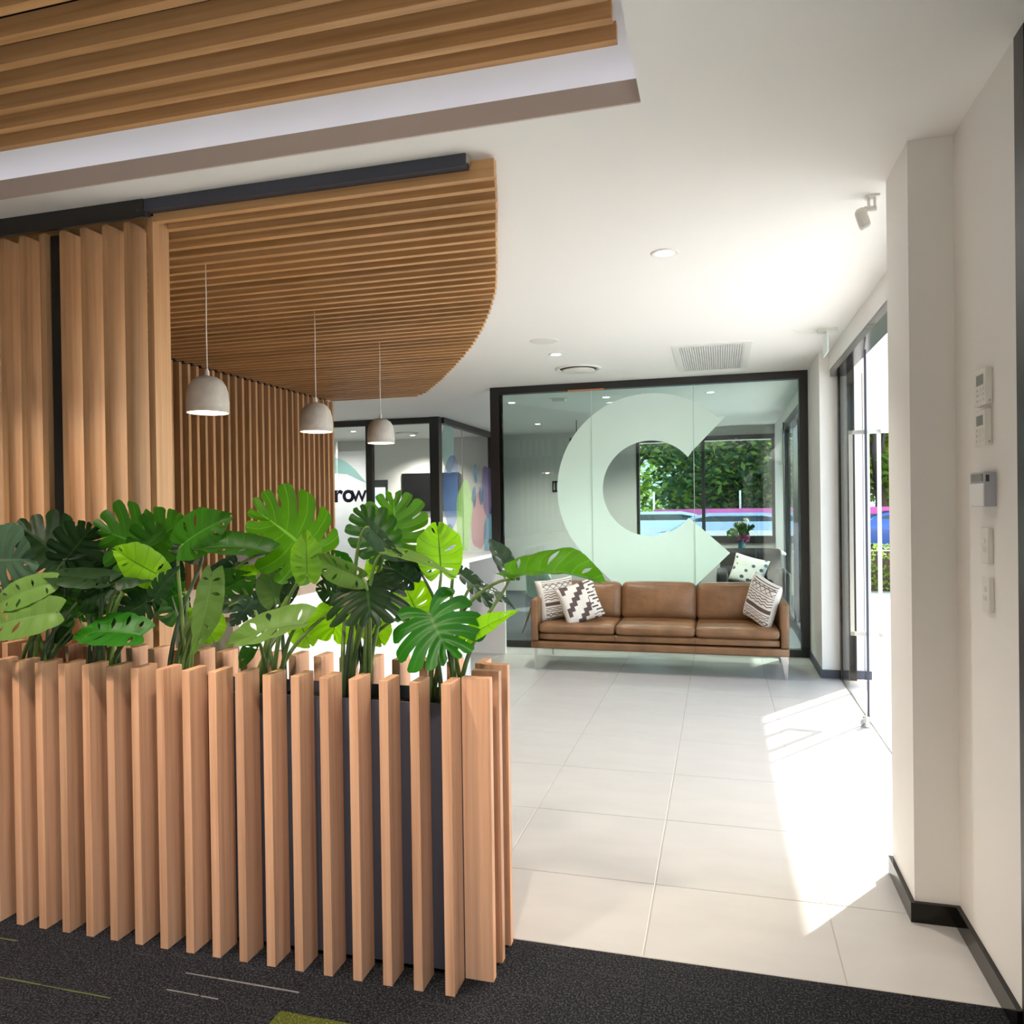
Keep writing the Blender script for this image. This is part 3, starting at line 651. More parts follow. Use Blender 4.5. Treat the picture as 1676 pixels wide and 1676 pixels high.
LEAVES = [
 ('F',(-0.944,2.500,1.379),(-0.955,2.500,1.544),(-0.932,-0.357,-0.062),0.175,8,'h','bright'),
 ('F',(-0.960,2.420,1.240),(-0.881,2.380,1.120),(-0.824,-0.388,-0.413),0.335,8,'l','deep'),
 ('F',(-0.673,2.450,1.357),(-0.343,2.350,1.356),(-0.267,-0.878,-0.398),0.246,45,'h','fresh'),
 ('F',(-0.718,2.580,1.351),(-0.809,2.620,1.485),(0.452,0.891,0.041),0.127,25,'h','dull'),
 ('F',(-0.854,2.460,1.141),(-0.648,2.460,1.254),(0.369,-0.640,-0.674),0.093,20,'h','bright'),
 ('F',(-0.941,2.660,1.361),(-0.807,2.660,1.215),(0.546,-0.672,0.501),0.132,20,'l','dull'),
 ('F',(-0.853,2.620,1.317),(-0.719,2.660,1.222),(0.039,-0.939,-0.341),0.078,15,'l','dull'),
 ('E',(-1.140,2.560,1.471),(-1.147,2.560,1.644),(-0.912,-0.408,-0.037),0.262,10,'l','fresh'),
 ('E',(-1.161,2.500,1.452),(-1.254,2.500,1.602),(-0.782,-0.392,-0.485),0.206,15,'l','mid'),
 ('E',(-1.178,2.420,1.537),(-1.024,2.420,1.419),(-0.513,0.536,-0.670),0.129,20,'h','dull'),
 ('E',(-1.196,2.400,1.362),(-1.408,2.420,1.445),(0.300,-0.406,0.863),0.133,20,'h','light'),
 ('E',(-1.106,2.400,1.449),(-0.850,2.400,1.360),(-0.102,-0.951,-0.293),0.093,20,'h','light'),
 ('E',(-1.033,2.460,1.344),(-1.143,2.460,1.407),(0.476,0.286,0.831),0.105,15,'h','dark'),
 ('E',(-1.099,2.660,1.204),(-1.157,2.660,1.315),(-0.813,-0.399,-0.425),0.170,5,'h','bright'),
 ('E',(-1.210,2.460,1.341),(-1.130,2.320,1.230),(-0.891,-0.447,-0.079),0.313,-10,'l','dark'),
 ('E',(-1.305,2.680,1.187),(-1.256,2.680,1.075),(-0.817,-0.453,-0.357),0.129,8,'e','bright'),
 ('E',(-1.208,2.620,1.342),(-1.272,2.620,1.410),(0.675,0.374,0.636),0.113,8,'h','bright'),
 ('D',(-1.466,2.520,1.439),(-1.703,2.520,1.605),(-0.570,-0.106,-0.814),0.383,10,'l','fresh'),
 ('D',(-1.398,2.380,1.360),(-1.400,2.380,1.531),(0.862,0.507,0.010),0.121,12,'h','bright'),
 ('D',(-1.396,2.360,1.202),(-1.712,2.360,1.108),(-0.153,0.844,0.514),0.223,28,'h','light'),
 ('D',(-1.631,2.400,1.137),(-1.696,2.400,1.021),(-0.482,-0.834,0.270),0.069,10,'h','mid'),
 ('D',(-1.682,2.620,1.241),(-1.707,2.620,1.372),(-0.821,-0.549,-0.157),0.134,10,'e','light'),
 ('D',(-1.446,2.680,1.195),(-1.466,2.680,1.106),(-0.875,-0.442,0.197),0.216,5,'e','bright'),
 ('D',(-1.612,2.680,1.155),(-1.565,2.680,1.062),(-0.761,-0.522,-0.385),0.128,8,'e','bright'),
 ('D',(-1.576,2.520,1.255),(-1.508,2.520,1.370),(0.857,0.089,-0.507),0.069,15,'h','dark'),
 ('D',(-1.821,2.560,1.383),(-1.596,2.560,1.378),(-0.007,-0.944,-0.330),0.106,-15,'h','bright'),
 ('C',(-2.008,2.500,1.469),(-1.777,2.500,1.585),(0.448,-0.045,-0.893),0.191,12,'h','mid'),
 ('C',(-1.615,2.480,1.441),(-1.965,2.480,1.447),(0.009,0.860,0.510),0.172,30,'h','mid'),
 ('C',(-1.773,2.360,1.377),(-1.852,2.340,1.062),(-0.157,-0.982,0.102),0.154,15,'h','light'),
 ('C',(-2.039,2.640,1.194),(-1.978,2.640,1.072),(0.712,0.605,0.356),0.157,5,'e','bright'),
 ('C',(-1.821,2.580,1.398),(-1.962,2.580,1.289),(-0.467,-0.647,0.603),0.140,15,'h','dull'),
 ('C',(-1.899,2.540,1.277),(-1.719,2.540,1.360),(0.358,0.518,-0.777),0.171,10,'h','mid'),
 ('C',(-1.725,2.500,1.248),(-1.908,2.500,1.230),(-0.070,0.697,0.714),0.097,10,'h','dark'),
 ('C',(-1.677,2.460,1.268),(-1.773,2.460,1.165),(-0.449,-0.789,0.419),0.090,10,'l','dull'),
 ('B',(-2.230,2.560,1.456),(-2.468,2.560,1.531),(-0.300,-0.044,-0.953),0.339,12,'l','mid'),
 ('B',(-2.242,2.580,1.450),(-2.065,2.580,1.567),(-0.461,-0.549,0.697),0.249,12,'l','mid'),
 ('B',(-2.027,2.400,1.360),(-2.236,2.400,1.460),(0.426,0.164,0.890),0.165,12,'h','bright'),
 ('B',(-2.045,2.380,1.266),(-1.916,2.380,1.401),(0.722,-0.041,-0.690),0.097,10,'l','dark'),
 ('B',(-2.062,2.400,1.268),(-2.208,2.400,1.195),(-0.445,0.094,0.890),0.156,10,'l','dark'),
 ('B',(-2.218,2.360,1.338),(-2.581,2.360,1.351),(0.016,0.893,0.450),0.158,10,'h','dark'),
 ('B',(-2.237,2.380,1.334),(-2.022,2.400,1.346),(0.108,-0.846,-0.523),0.120,10,'h','dark'),
 ('B',(-2.205,2.340,1.334),(-2.358,2.340,1.260),(-0.424,0.223,0.878),0.092,10,'h','dark'),
 ('B',(-2.061,2.340,1.144),(-2.378,2.340,1.129),(-0.028,0.806,0.591),0.193,15,'h','deep'),
 ('B',(-2.473,2.660,1.368),(-2.566,2.660,1.458),(0.567,0.578,0.586),0.172,10,'h','dark'),
 ('B',(-2.227,2.440,1.316),(-2.085,2.440,1.269),(-0.235,-0.665,-0.709),0.066,10,'e','mid'),
 ('A',(-2.803,2.380,1.414),(-2.598,2.380,1.420),(0.029,-0.044,-0.999),0.315,10,'h','dull'),
 ('A',(-2.615,2.540,1.407),(-2.856,2.540,1.550),(-0.478,-0.351,-0.805),0.326,10,'l','dark'),
 ('A',(-2.611,2.540,1.404),(-2.467,2.540,1.542),(-0.579,-0.548,0.604),0.224,10,'l','dark'),
 ('A',(-2.433,2.320,1.337),(-2.776,2.320,1.213),(-0.327,0.275,0.904),0.126,10,'h','light'),
 ('A',(-2.376,2.280,1.231),(-2.776,2.280,1.141),(-0.197,0.438,0.877),0.178,12,'h','light'),
 ('A',(-2.641,2.560,1.288),(-2.991,2.560,1.283),(-0.010,0.721,0.693),0.131,10,'h','dark'),
 ('A',(-2.628,2.600,1.155),(-2.728,2.600,1.228),(0.475,0.592,0.651),0.129,10,'e','mid'),
 ('A',(-2.648,2.600,1.093),(-2.751,2.600,1.069),(-0.227,-0.041,0.973),0.083,10,'e','dark'),
 ('A',(-2.549,2.600,1.295),(-2.744,2.600,1.381),(0.360,0.449,0.817),0.174,10,'h','dark'),
 ('B',(-2.622,2.620,1.183),(-2.494,2.620,1.289),(0.567,0.458,-0.685),0.172,10,'h','mid'),
 ('B',(-2.394,2.660,1.132),(-2.533,2.660,1.206),(0.407,0.501,0.764),0.188,10,'h','deep'),
 ('C',(-2.206,2.660,1.289),(-2.245,2.660,1.441),(-0.744,-0.640,-0.191),0.163,10,'h','dark'),
 ('C',(-2.167,2.660,1.163),(-2.230,2.660,1.288),(-0.697,-0.625,-0.351),0.151,10,'h','mid'),
 ('A',(-2.836,2.640,1.215),(-3.003,2.640,1.239),(0.114,0.596,0.795),0.185,10,'h','dark'),
 ('A',(-2.892,2.660,1.172),(-2.724,2.660,1.281),(-0.388,-0.702,0.598),0.182,10,'h','mid'),
 ('B',(-2.614,2.680,1.320),(-2.742,2.680,1.425),(-0.520,-0.573,-0.634),0.207,10,'h','dark'),
 ('B',(-2.530,2.560,1.231),(-2.347,2.560,1.260),(0.137,-0.489,-0.861),0.138,10,'h','dark'),
 ('B',(-2.437,2.660,1.311),(-2.343,2.660,1.402),(-0.607,-0.488,0.627),0.196,10,'h','dark'),
 ('C',(-2.135,2.660,1.265),(-2.249,2.660,1.225),(-0.328,-0.145,0.934),0.149,10,'h','deep'),
 ('C',(-2.013,2.620,1.431),(-2.127,2.620,1.505),(-0.444,-0.578,-0.685),0.156,10,'h','dark'),
 ('D',(-1.652,2.660,1.297),(-1.732,2.660,1.429),(-0.737,-0.508,-0.446),0.148,10,'h','mid'),
 ('D',(-1.708,2.660,1.199),(-1.846,2.660,1.257),(-0.361,-0.362,-0.860),0.138,10,'h','dull'),
 ('E',(-1.412,2.660,1.324),(-1.462,2.660,1.430),(-0.801,-0.464,-0.378),0.142,10,'h','deep'),
 ('E',(-1.391,2.620,1.270),(-1.495,2.620,1.303),(0.302,-0.075,0.950),0.117,10,'h','dark'),
 ('E',(-1.198,2.640,1.340),(-1.074,2.640,1.387),(-0.324,-0.406,0.855),0.126,10,'h','dark'),
 ('F',(-1.082,2.660,1.351),(-1.135,2.660,1.442),(-0.803,-0.370,-0.468),0.113,10,'h','dark'),
]
plants = {k: thing('monstera_plant', LAB[k], 'plant', (x, 2.55, .885), 'monstera plants in the slatted planter') for k, x in ROOT.items()}
for i, (pk, P0_, P1_, S_, W_, fold, kind, colr) in enumerate(LEAVES):
    par = plants[pk]; off = par.location
    p0, p1 = Vector(P0_)-off, Vector(P1_)-off
    o = link('leaf', mesh('leaf', leaf_bm(p0, p1, Vector(S_), W_, fold, kind, i), True), LM[colr], par)
    rr = random.Random(100+i); r0 = Vector((rr.uniform(-.06, .06), rr.uniform(-.05, .05), 0)); a = (p1-p0).normalized()
    h_ = p0.z; c1 = r0+Vector((p0.x*.12, 0, h_*.62)); c2 = p0-a*.05+Vector((-(p0.x)*.12, 0, -.02 if h_ > .15 else .05))
    if (p0-r0).xy.length > .25: c2 = p0-Vector((p0.x, p0.y, 0)).normalized()*.10+Vector((0, 0, .0)); c1 = r0+Vector((p0.x*.10, 0, h_*.7))
    pts = []
    for k in range(15):
        t = k/14; pts.append(r0*(1-t)**3+c1*3*t*(1-t)**2+c2*3*t*t*(1-t)+p0*t**3)
    pts.append(p0+a*.012)
    o = link('petiole', mesh('petiole', tube_bm(pts, [.0095-.0055*k/15 for k in range(16)], 8), True), M['stem_dark'] if colr == 'dark' else M['stem'], par)

# ================================================================ SOFA AND CUSHIONS
so = thing('leather_sofa', 'long tan leather three-seat sofa on thin chrome legs before the glass wall', 'sofa', (-.605, 7.64, 0))
LE = M['leather']
def S(name, x, y, z, w_, d_, h_, r, puff=(0, 0, 0), rot=(0, 0, 0), n=8): return soft(name, w_, d_, h_, r, puff, LE, so, (x, y, z), rot, n)
S('base_rail', -.605, 7.64, .25, 2.39, .86, .072, .012, (0, .004, 0))
S('platform', -.605, 7.63, .33, 2.23, .82, .070, .022, (0, .006, 0))
for i, x in enumerate((-1.349, -.605, .139)):
    S('seat_cushion', x, 7.56, .413, .740, .72, .090, .034, (.002, .008, .012), n=10)
    S('back_cushion', x, 7.80, .625, .738, .17, .375, .055, (.004, .035, .012), (-.20, 0, (-.01, .0, .012)[i]), n=12)
for x in (-1.762, .552): S('arm', x, 7.64, .488, .076, .86, .405, .018, (.004, .003, .004), (0, .0, 0))
S('back_panel', -.605, 8.045, .49, 2.25, .07, .41, .02)
for x in (-.977, -.233):
    boxes('seam', [(x-.0015, x+.0015, 7.2035, 7.2045, .22, .283)], M['seam'], so)
    boxes('seam', [(x-.0015, x+.0015, 7.208, 7.2145, .30, .362)], M['seam'], so)
def leg_bm(s):
    bm = bmesh.new(); h_ = .035 if s else .014; top = [(-h_, -.012), (h_, -.012), (h_, .012), (-h_, .012)]; bot = [(-.007+s*.02, -.004), (.007+s*.02, -.004), (.007+s*.02, .004), (-.007+s*.02, .004)]
    A = [bm.verts.new((x, y, .214)) for x, y in top]; B = [bm.verts.new((x, y, 0.0)) for x, y in bot]
    bm.faces.new(A); bm.faces.new(B[::-1])
    for i in range(4): bm.faces.new((A[i], A[(i+1) % 4], B[(i+1) % 4], B[i]))
    return bm
for x, s in ((-1.755, 0), (.545, 1)):
    for y in (7.24, 8.02):
        o = link('leg', mesh('leg', leg_bm(s)), M['chrome'], so); o.location = Vector((x, y, .0))-so.location

def pillow_mat(name, kind):
    m = bpy.data.materials.new(name); m.use_nodes = True; n = m.node_tree.nodes; l = m.node_tree.links
    p = n['Principled BSDF']; p.inputs['Roughness'].default_value = .9
    uv = n.new('ShaderNodeUVMap'); sx = n.new('ShaderNodeSeparateXYZ'); l.new(uv.outputs[0], sx.inputs[0]); U, V = sx.outputs[0], sx.outputs[1]
    def mth(op, a, b=None, c=None):
        x = n.new('ShaderNodeMath'); x.operation = op
        for i, v in enumerate((a, b, c)):
            if v is None: continue
            if isinstance(v, (int, float)): x.inputs[i].default_value = v
            else: l.new(v, x.inputs[i])
        return x.outputs[0]
    if kind == 'bands':
        tri = mth('ABSOLUTE', mth('SUBTRACT', mth('FRACT', mth('MULTIPLY', U, 6)), .5))
        wav = mth('SINE', mth('MULTIPLY', U, 34))
        def line(v, wd, t, amp): return mth('LESS_THAN', mth('ABSOLUTE', mth('SUBTRACT', V, mth('ADD', mth('MULTIPLY', t, amp), v))), wd)
        zero = mth('MULTIPLY', U, 0)
        parts = [line(.95, .008, zero, 1), line(.90, .008, zero, 1), line(.86, .008, zero, 1), line(.755, .010, tri, .14), line(.895, .010, tri, -.14), line(.74, .006, zero, 1), line(.69, .008, zero, 1),
                 line(.63, .010, wav, .013), line(.57, .010, wav, .013), line(.51, .010, wav, .013), line(.40, .042, zero, 1), line(.31, .008, zero, 1), line(.27, .008, wav, .008), line(.23, .008, zero, 1),
                 line(.10, .012, tri, .16), line(.19, .012, tri, -.12), line(.06, .010, zero, 1)]
        f = parts[0]
        for q in parts[1:]: f = mth('MAXIMUM', f, q)
        inside = mth('MULTIPLY', mth('GREATER_THAN', U, .14), mth('LESS_THAN', U, .97)); f = mth('MULTIPLY', f, inside)
    else:
        a = mth('FLOOR', mth('MULTIPLY', U, 10)); b = mth('FLOOR', mth('MULTIPLY', V, 9))
        s = mth('MODULO', mth('ADD', mth('SUBTRACT', a, b), 42), 5); f = mth('LESS_THAN', s, 1.5)
        st = mth('MULTIPLY', mth('LESS_THAN', mth('FRACT', mth('MULTIPLY', V, 11)), .45), mth('GREATER_THAN', U, .72)); keep = mth('LESS_THAN', U, .72)
        f = mth('ADD', mth('MULTIPLY', f, keep), mth('MULTIPLY', st, mth('LESS_THAN', mth('MODULO', mth('ADD', a, b), 3), 1.5)))
        f = mth('MULTIPLY', f, mth('GREATER_THAN', U, .10))
    if kind == 'ovals':
        vo = n.new('ShaderNodeTexVoronoi'); vo.inputs['Scale'].default_value = 5; l.new(uv.outputs[0], vo.inputs['Vector'])
        f = mth('LESS_THAN', vo.outputs['Distance'], .30)
    mx = n.new('ShaderNodeMix'); mx.data_type = 'RGBA'; l.new(f, mx.inputs['Factor']); mx.inputs['A'].default_value = (.72, .68, .61, 1)
    mx.inputs['B'].default_value = (.10, .068, .06, 1) if kind != 'ovals' else (.05, .07, .10, 1)
    geo = n.new('ShaderNodeNewGeometry'); l.new(mx.outputs['Result'], p.inputs['Base Color'])
    no = n.new('ShaderNodeTexNoise'); no.inputs['Scale'].default_value = 300; tc = n.new('ShaderNodeTexCoord'); l.new(tc.outputs['Object'], no.inputs['Vector'])
    bp_ = n.new('ShaderNodeBump'); bp_.inputs['Strength'].default_value = .4; bp_.inputs['Distance'].default_value = .003; l.new(no.outputs[0], bp_.inputs['Height']); l.new(bp_.outputs[0], p.inputs['Normal'])
    return m
def pillow(name, label, loc, rot, w_, h_, th, m, group=None, back=None):
    bm = bmesh.new(); uvl = bm.loops.layers.uv.new('UVMap'); n = 18; G = {}
    for s in (1, -1):
        for i in range(n+1):
            for j in range(n+1):
                a, b = 2*i/n-1, 2*j/n-1; edge = i in (0, n) or j in (0, n)
                if s < 0 and edge: continue
                k = 1-.07*(1-b*b)*abs(a)**2; k2 = 1-.07*(1-a*a)*abs(b)**2
                t = th/2*(max(0, (1-a**4)*(1-b**4)))**.5 * (1+.04*math.sin(7*a+3*b))
                G[(s, i, j)] = bm.verts.new((a*w_/2*k, -s*t, b*h_/2*k2))
    def g_(s, i, j): return G.get((s, i, j)) or G[(1, i, j)]
    for s in (1, -1):
        for i in range(n):
            for j in range(n):
                q = [(i, j), (i+1, j), (i+1, j+1), (i, j+1)]
                f = bm.faces.new([g_(s, *x) for x in (q if s > 0 else q[::-1])]); f.material_index = 0 if s > 0 else 1
                for lp, (x, y) in zip(f.loops, (q if s > 0 else q[::-1])): lp[uvl].uv = (x/n, y/n)
    o = link(name, mesh(name, bm, True), m); o.data.materials.append(back or mat('plain_cushion_back', (.72, .68, .61), .9))
    o.location = loc; o.rotation_euler = rot
    return tag(o, label, 'cushion', group)
band = pillow_mat('banded_cushion', 'bands'); step = pillow_mat('stepped_cushion', 'steps'); oval = pillow_mat('oval_cushion', 'ovals')
pillow('throw_cushion', 'cream cushion with brown zigzag lines and bars against the left sofa arm', (-1.60, 7.49, .665), (-.15, -.10, .55), .40, .42, .14, band, 'throw cushions on the leather sofa')
pillow('throw_cushion', 'cream cushion with brown stepped blocks at the left end of the sofa', (-1.335, 7.37, .65), (-.22, -.30, .42), .40, .40, .13, step, 'throw cushions on the leather sofa')
pillow('throw_cushion', 'cream cushion with brown lines leaning on the right sofa arm', (.37, 7.45, .685), (-.12, .30, -.98), .40, .45, .15, band, 'throw cushions on the leather sofa')

# ================================================================ RECEPTION DESK AND PENDANTS
rd_ = thing('reception_desk', 'white reception desk behind the monstera, running under the pendant lamps', 'desk', (-2.7, 5.5, 0))
boxes('top', [(-3.1, -2.27, 3.2, 8.0, 1.08, 1.12)], M['white'], rd_, .002)
boxes('front_panel', [(-2.31, -2.275, 3.23, 6.72, 0, 1.08)], M['white'], rd_)
boxes('end_panel', [(-3.06, -2.31, 3.23, 3.265, 0, 1.08)], M['sage'], rd_)  # white desk end, its shade put into the grey-green colour
boxes('leg', [(-2.31, -2.27, 6.72, 6.76, 0, 1.08)], M['white'], rd_); boxes('leg', [(-3.1, -2.27, 7.95, 8.0, 0, 1.08)], M['white'], rd_)
boxes('inner_shelf', [(-3.06, -2.6, 6.76, 7.95, .70, .73)], mat('taupe_shelf', (.28, .25, .22), .6), rd_)
mn = thing('monitor', 'grey-blue monitor back rising above the reception desk behind the monstera', 'monitor', (-2.78, 4.15, 1.12))
boxes('display', [(-2.98, -2.60, 4.14, 4.165, 1.17, 1.40)], M['screen'], mn, .004); boxes('stand', [(-2.82, -2.76, 4.15, 4.17, 1.125, 1.2)], M['dark'], mn); boxes('foot', [(-2.88, -2.70, 4.09, 4.23, 1.12, 1.128)], M['dark'], mn)

shade_k = .81
shade_p = [(a_*.81, b_*.93) for a_, b_ in [(.0, .205), (.03, .205), (.062, .198), (.094, .178), (.115, .148), (.126, .11), (.131, .06), (.131, .0), (.123, .0), (.122, .06), (.115, .11), (.1, .145), (.07, .17), (0, .18)]]
def pendant(x, y, label):
    t = thing('pendant_lamp', label, 'pendant lamp', (x, y, 2.108), 'concrete pendant lamps over the desk')
    bm = lathe(shade_p, 40)
    o = link('shade', mesh('shade', bm, True), M['concrete'], t); o.data.materials.append(M['warmwhite'])
    for p in o.data.polygons:
        c_ = p.center; rr = math.hypot(c_.x, c_.y)
        nrm = p.normal; out = nrm.x*c_.x+nrm.y*c_.y
        if (out < -.001*0 and rr > .02 and nrm.z < .3 and c_.z < .18 and out < 0) or (nrm.z < -.5 and c_.z > .14): p.material_index = 1
    link('bulb', mesh('bulb', lathe([(0, .045), (.02, .05), (.03, .075), (.026, .10), (.014, .125), (0, .13)], 16), True), M['bulb'], t)
    link('cap', mesh('cap', lathe([(0, .185), (.012, .190), (.010, .215), (.004, .232), (0, .232)], 14), True), M['plastic'], t)
    link('cord', mesh('cord', tube_bm([Vector((0, 0, .23)), Vector((-.0015, 0, .45)), Vector((.001, 0, .62)), Vector((0, 0, .79))], [.0028]*4, 6), True), M['plastic'], t)
    d = bpy.data.lights.new('pendant_glow', 'POINT'); d.energy = 3; d.color = (1, .72, .48); d.shadow_soft_size = .03
    lo = bpy.data.objects.new('pendant_glow', d); C.objects.link(lo); lo.parent = t; lo.location = (0, 0, .02)
    return t
pendant(-2.56, 3.40, 'nearest and largest-looking of three concrete pendant lamps, at the left')
pendant(-2.548, 4.48, 'middle one of the three concrete pendant lamps')
pendant(-2.54, 5.45, 'farthest of the three concrete pendant lamps, nearest the glass wall')

# ================================================================ CEILING FITTINGS
def downlight(x, y, label, group, z=H, power=0, r=.055, col=(1, .95, .88), ang=2.0):
    t = thing('downlight', label, 'downlight', (x, y, z), group)
    link('rim', mesh('rim', lathe([(r*.78, .0), (r*.80, -.004), (r*1.1, -.006), (r*1.25, -.001), (r*1.25, 0)], 28), True), M['plastic'], t)
    link('lens', mesh('lens', lathe([(0, -.002), (r*.5, -.0022), (r*.78, -.001)], 28), True), M['lamp'], t)
    if power:
        d = bpy.data.lights.new('downlight_beam', 'SPOT'); d.energy = power; d.spot_size = ang; d.spot_blend = .8; d.shadow_soft_size = .05; d.color = col
        lo = bpy.data.objects.new('downlight_beam', d); C.objects.link(lo); lo.parent = t; lo.location = (0, 0, -.02)
g1 = 'round downlights in the hall ceiling'
downlight(-.273, 4.213, 'round ceiling downlight nearest the camera, right of the timber canopy', g1, power=60, r=.062)
downlight(-1.407, 6.722, 'small round downlight between the ceiling speaker and the round diffuser', g1, power=60)
g2 = 'downlights behind the glass wall'
for x, y, s in ((-2.62, 9.64, 'downlight behind the left end of the glass wall'), (-1.37, 9.58, 'downlight behind the glass wall, above the left of the emblem'), (-.094, 9.62, 'downlight behind the glass wall, right above the emblem'),):
    downlight(x, y, s, g2, power=110)
for x, y, s in ((-2.9, 12.3, 'added downlight deep in the meeting room, above the grey wall bracket'), (-.9, 12.5, 'added downlight deep in the meeting room, before the left window pane')):  # two lights added to brighten the grey back wall
    downlight(x, y, s, g2, power=150, ang=2.5)
for x, y, s in ((-5.5, 11.5, 'added downlight in the office, just behind the front partition'), (-6.21, 12.2, 'downlight in the office, above the lettered pane'), (-5.55, 13.3, 'downlight in the office, beside its round vent')):  # the first of these is added to light up the white film
    downlight(x, y, s, 'downlights in the office ceiling', power=170, ang=2.3)
g3 = 'added unseen planter lights between the overhead timber slats'  # warm spots added out of sight to brighten the planter
for x, y, s in ((-3.55, 1.505, 'added unseen warm light between the overhead timber slats near the top left corner'), (-2.5, 1.17, 'added unseen warm light deep in the left part of the overhead slats'), (-1.5, 1.17, 'added unseen warm light deep above the middle of the planter'), (-.6, 1.17, 'added unseen warm light deep at the right end of the overhead slats')):
    downlight(x, y, s, g3, z=3.12, power=90, col=(1, .87, .75), r=.03)
downlight(.35, .2, 'added unseen downlight in the ceiling strip beside the right wall', 'added foreground light', power=35)  # unseen light added to brighten the camera side
sp_ = thing('ceiling_speaker', 'flat white round ceiling speaker by the curved canopy edge', 'speaker', (-1.383, 6.144, H))
link('grille', mesh('grille', lathe([(0, -.006), (.10, -.006), (.118, -.003), (.122, 0)], 36), True), M['plastic'], sp_)
def diffuser(x, y, r, label, z=H):
    t = thing('air_diffuser', label, 'air vent', (x, y, z), 'round air diffusers')
    link('flange', mesh('flange', lathe([(r, 0), (r*.98, -.010), (r*.86, -.012), (r*.80, -.002), (r*.78, 0)], 40), True), M['plastic'], t)
    link('dark_throat', mesh('dark_throat', lathe([(r*.79, -.0015), (r*.4, -.0015)], 40), True), M['dark'], t)
    link('disc', mesh('disc', lathe([(0, -.028), (r*.60, -.026), (r*.70, -.020), (r*.68, -.012), (0, -.010)], 40), True), M['plastic'], t)
diffuser(-1.345, 7.50, .235, 'round white air diffuser in the ceiling before the glass wall')
diffuser(-5.45, 12.8, .26, 'round vent in the office ceiling behind the partition')
gr = thing('return_air_grille', 'square slatted return air grille in the ceiling near the entrance', 'air grille', (-.054, 7.35, H))
boxes('frame', [(-.388, .278, 6.70, 6.76, H-.008, H), (-.388, .278, 7.95, 8.01, H-.008, H), (-.388, -.328, 6.76, 7.95, H-.008, H), (.218, .278, 6.76, 7.95, H-.008, H)], M['plastic'], gr)
boxes('backing', [(-.328, .218, 6.76, 7.95, H-.0012, H-.0005)], M['greyplastic'], gr)
bl = batten('grille_bar', .009, 1.19, .006, M['plastic'])
for k in range(27): slat(bl, -.318+.0203*k, 7.355, H-.0078, gr, 'grille_bar')
bl2 = batten('grille_bar', .546, .006, .003, M['plastic'])
for k in range(24): slat(bl2, -.055, 6.80+.048*k, H-.0045, gr, 'grille_bar')
ms_ = thing('motion_sensor', 'small cream motion sensor on a ceiling bracket beside the white column', 'sensor', (.665, 3.72, H))
boxes('bracket', [(.645, .70, 3.69, 3.74, H-.010, H), (.655, .660, 3.70, 3.735, H-.055, H-.010), (.680, .685, 3.70, 3.735, H-.055, H-.010)], M['plastic'], ms_)
boxes('arm', [(.635, .69, 3.705, 3.73, H-.070, H-.045)], M['plastic'], ms_, .004)
o = soft('sensor_head', .046, .045, .095, .016, (.002, .003, .002), M['plastic'], ms_, (.632, 3.715, H-.098), (0, -.30, 0))
ex = thing('exit_sign', 'small pale translucent exit panel hanging from the ceiling by the door head', 'sign', (.83, 6.45, H))
boxes('housing', [(.76, .90, 6.40, 6.47, H-.03, H)], M['plastic'], ex); boxes('panel', [(.815, .823, 6.32, 6.58, H-.20, H-.03)], M['green_exit'], ex)
sd_ = thing('smoke_sensor_box', 'small white box on the meeting room ceiling behind the glass', 'sensor', (-1.95, 9.5, H)); boxes('body', [(-2.03, -1.87, 9.44, 9.54, H-.04, H)], M['plastic'], sd_, .005); boxes('plate', [(-2.06, -1.84, 9.42, 9.56, H-.008, H)], M['plastic'], sd_)

# ================================================================ CONTROLS ON THE RIGHT WALL
WX = .855
def thermostat(y0, y1, z0, z1, label):
    t = thing('thermostat', label, 'thermostat', (WX, (y0+y1)/2, z0), 'wall controls'); xf = WX-.021
    boxes('body', [(xf, WX, y0, y1, z0, z1)], M['plastic'], t, .003)
    boxes('display', [(xf-.0008, xf+.001, y0+.022, y1-.028, z0+.068, z1-.018)], M['lcd'], t)
    bs = [(xf-.002, xf+.001, y, y+.014, z, z+.007) for y in (y0+.018, y0+.05, y0+.08) for z in (z0+.014, z0+.032, z0+.05)]
    for b in bs: boxes('button', [b], M['plastic'], t)
    boxes('small_label', [(WX-.012, WX-.006, y0-.0006, y0+.001, z0+.008, z0+.016)], M['greyplastic'], t)
thermostat(2.784, 2.903, 1.912, 2.032, 'upper one of the two cream thermostats on the right wall')
thermostat(2.791, 2.905, 1.779, 1.898, 'lower one of the two cream thermostats on the right wall')
rdr = thing('alarm_keypad', 'grey and white alarm keypad with a dark window, below the thermostats', 'keypad', (WX, 2.83, 1.579)); 
boxes('body', [(WX-.034, WX, 2.76, 2.905, 1.579, 1.692)], M['greyplastic'], rdr, .003); boxes('flap', [(WX-.037, WX-.033, 2.762, 2.903, 1.581, 1.655)], M['white'], rdr, .001)
boxes('display', [(WX-.0365, WX-.033, 2.775, 2.885, 1.662, 1.686)], M['lcd'], rdr); boxes('sensor_eye', [(WX-.030, WX-.020, 2.7592, 2.761, 1.660, 1.682)], M['dark'], rdr)
def plate(y0, y1, z0, z1, label):
    t = thing('switch_plate', label, 'light switch', (WX, (y0+y1)/2, z0), 'wall controls'); xf = WX-.015
    boxes('plate', [(xf, WX, y0, y1, z0, z1)], M['plastic'], t, .002)
    for z in (z0+.037, z0+.066):
        for y in (y0+.026, y0+.042): boxes('rocker', [(xf-.004, xf, y, y+.008, z, z+.016)], M['white'], t, .001)
plate(2.793, 2.869, 1.391, 1.510, 'upper of two white four-rocker switch plates below the keypad')
plate(2.787, 2.861, 1.233, 1.349, 'lower of two white four-rocker switch plates on the right wall')

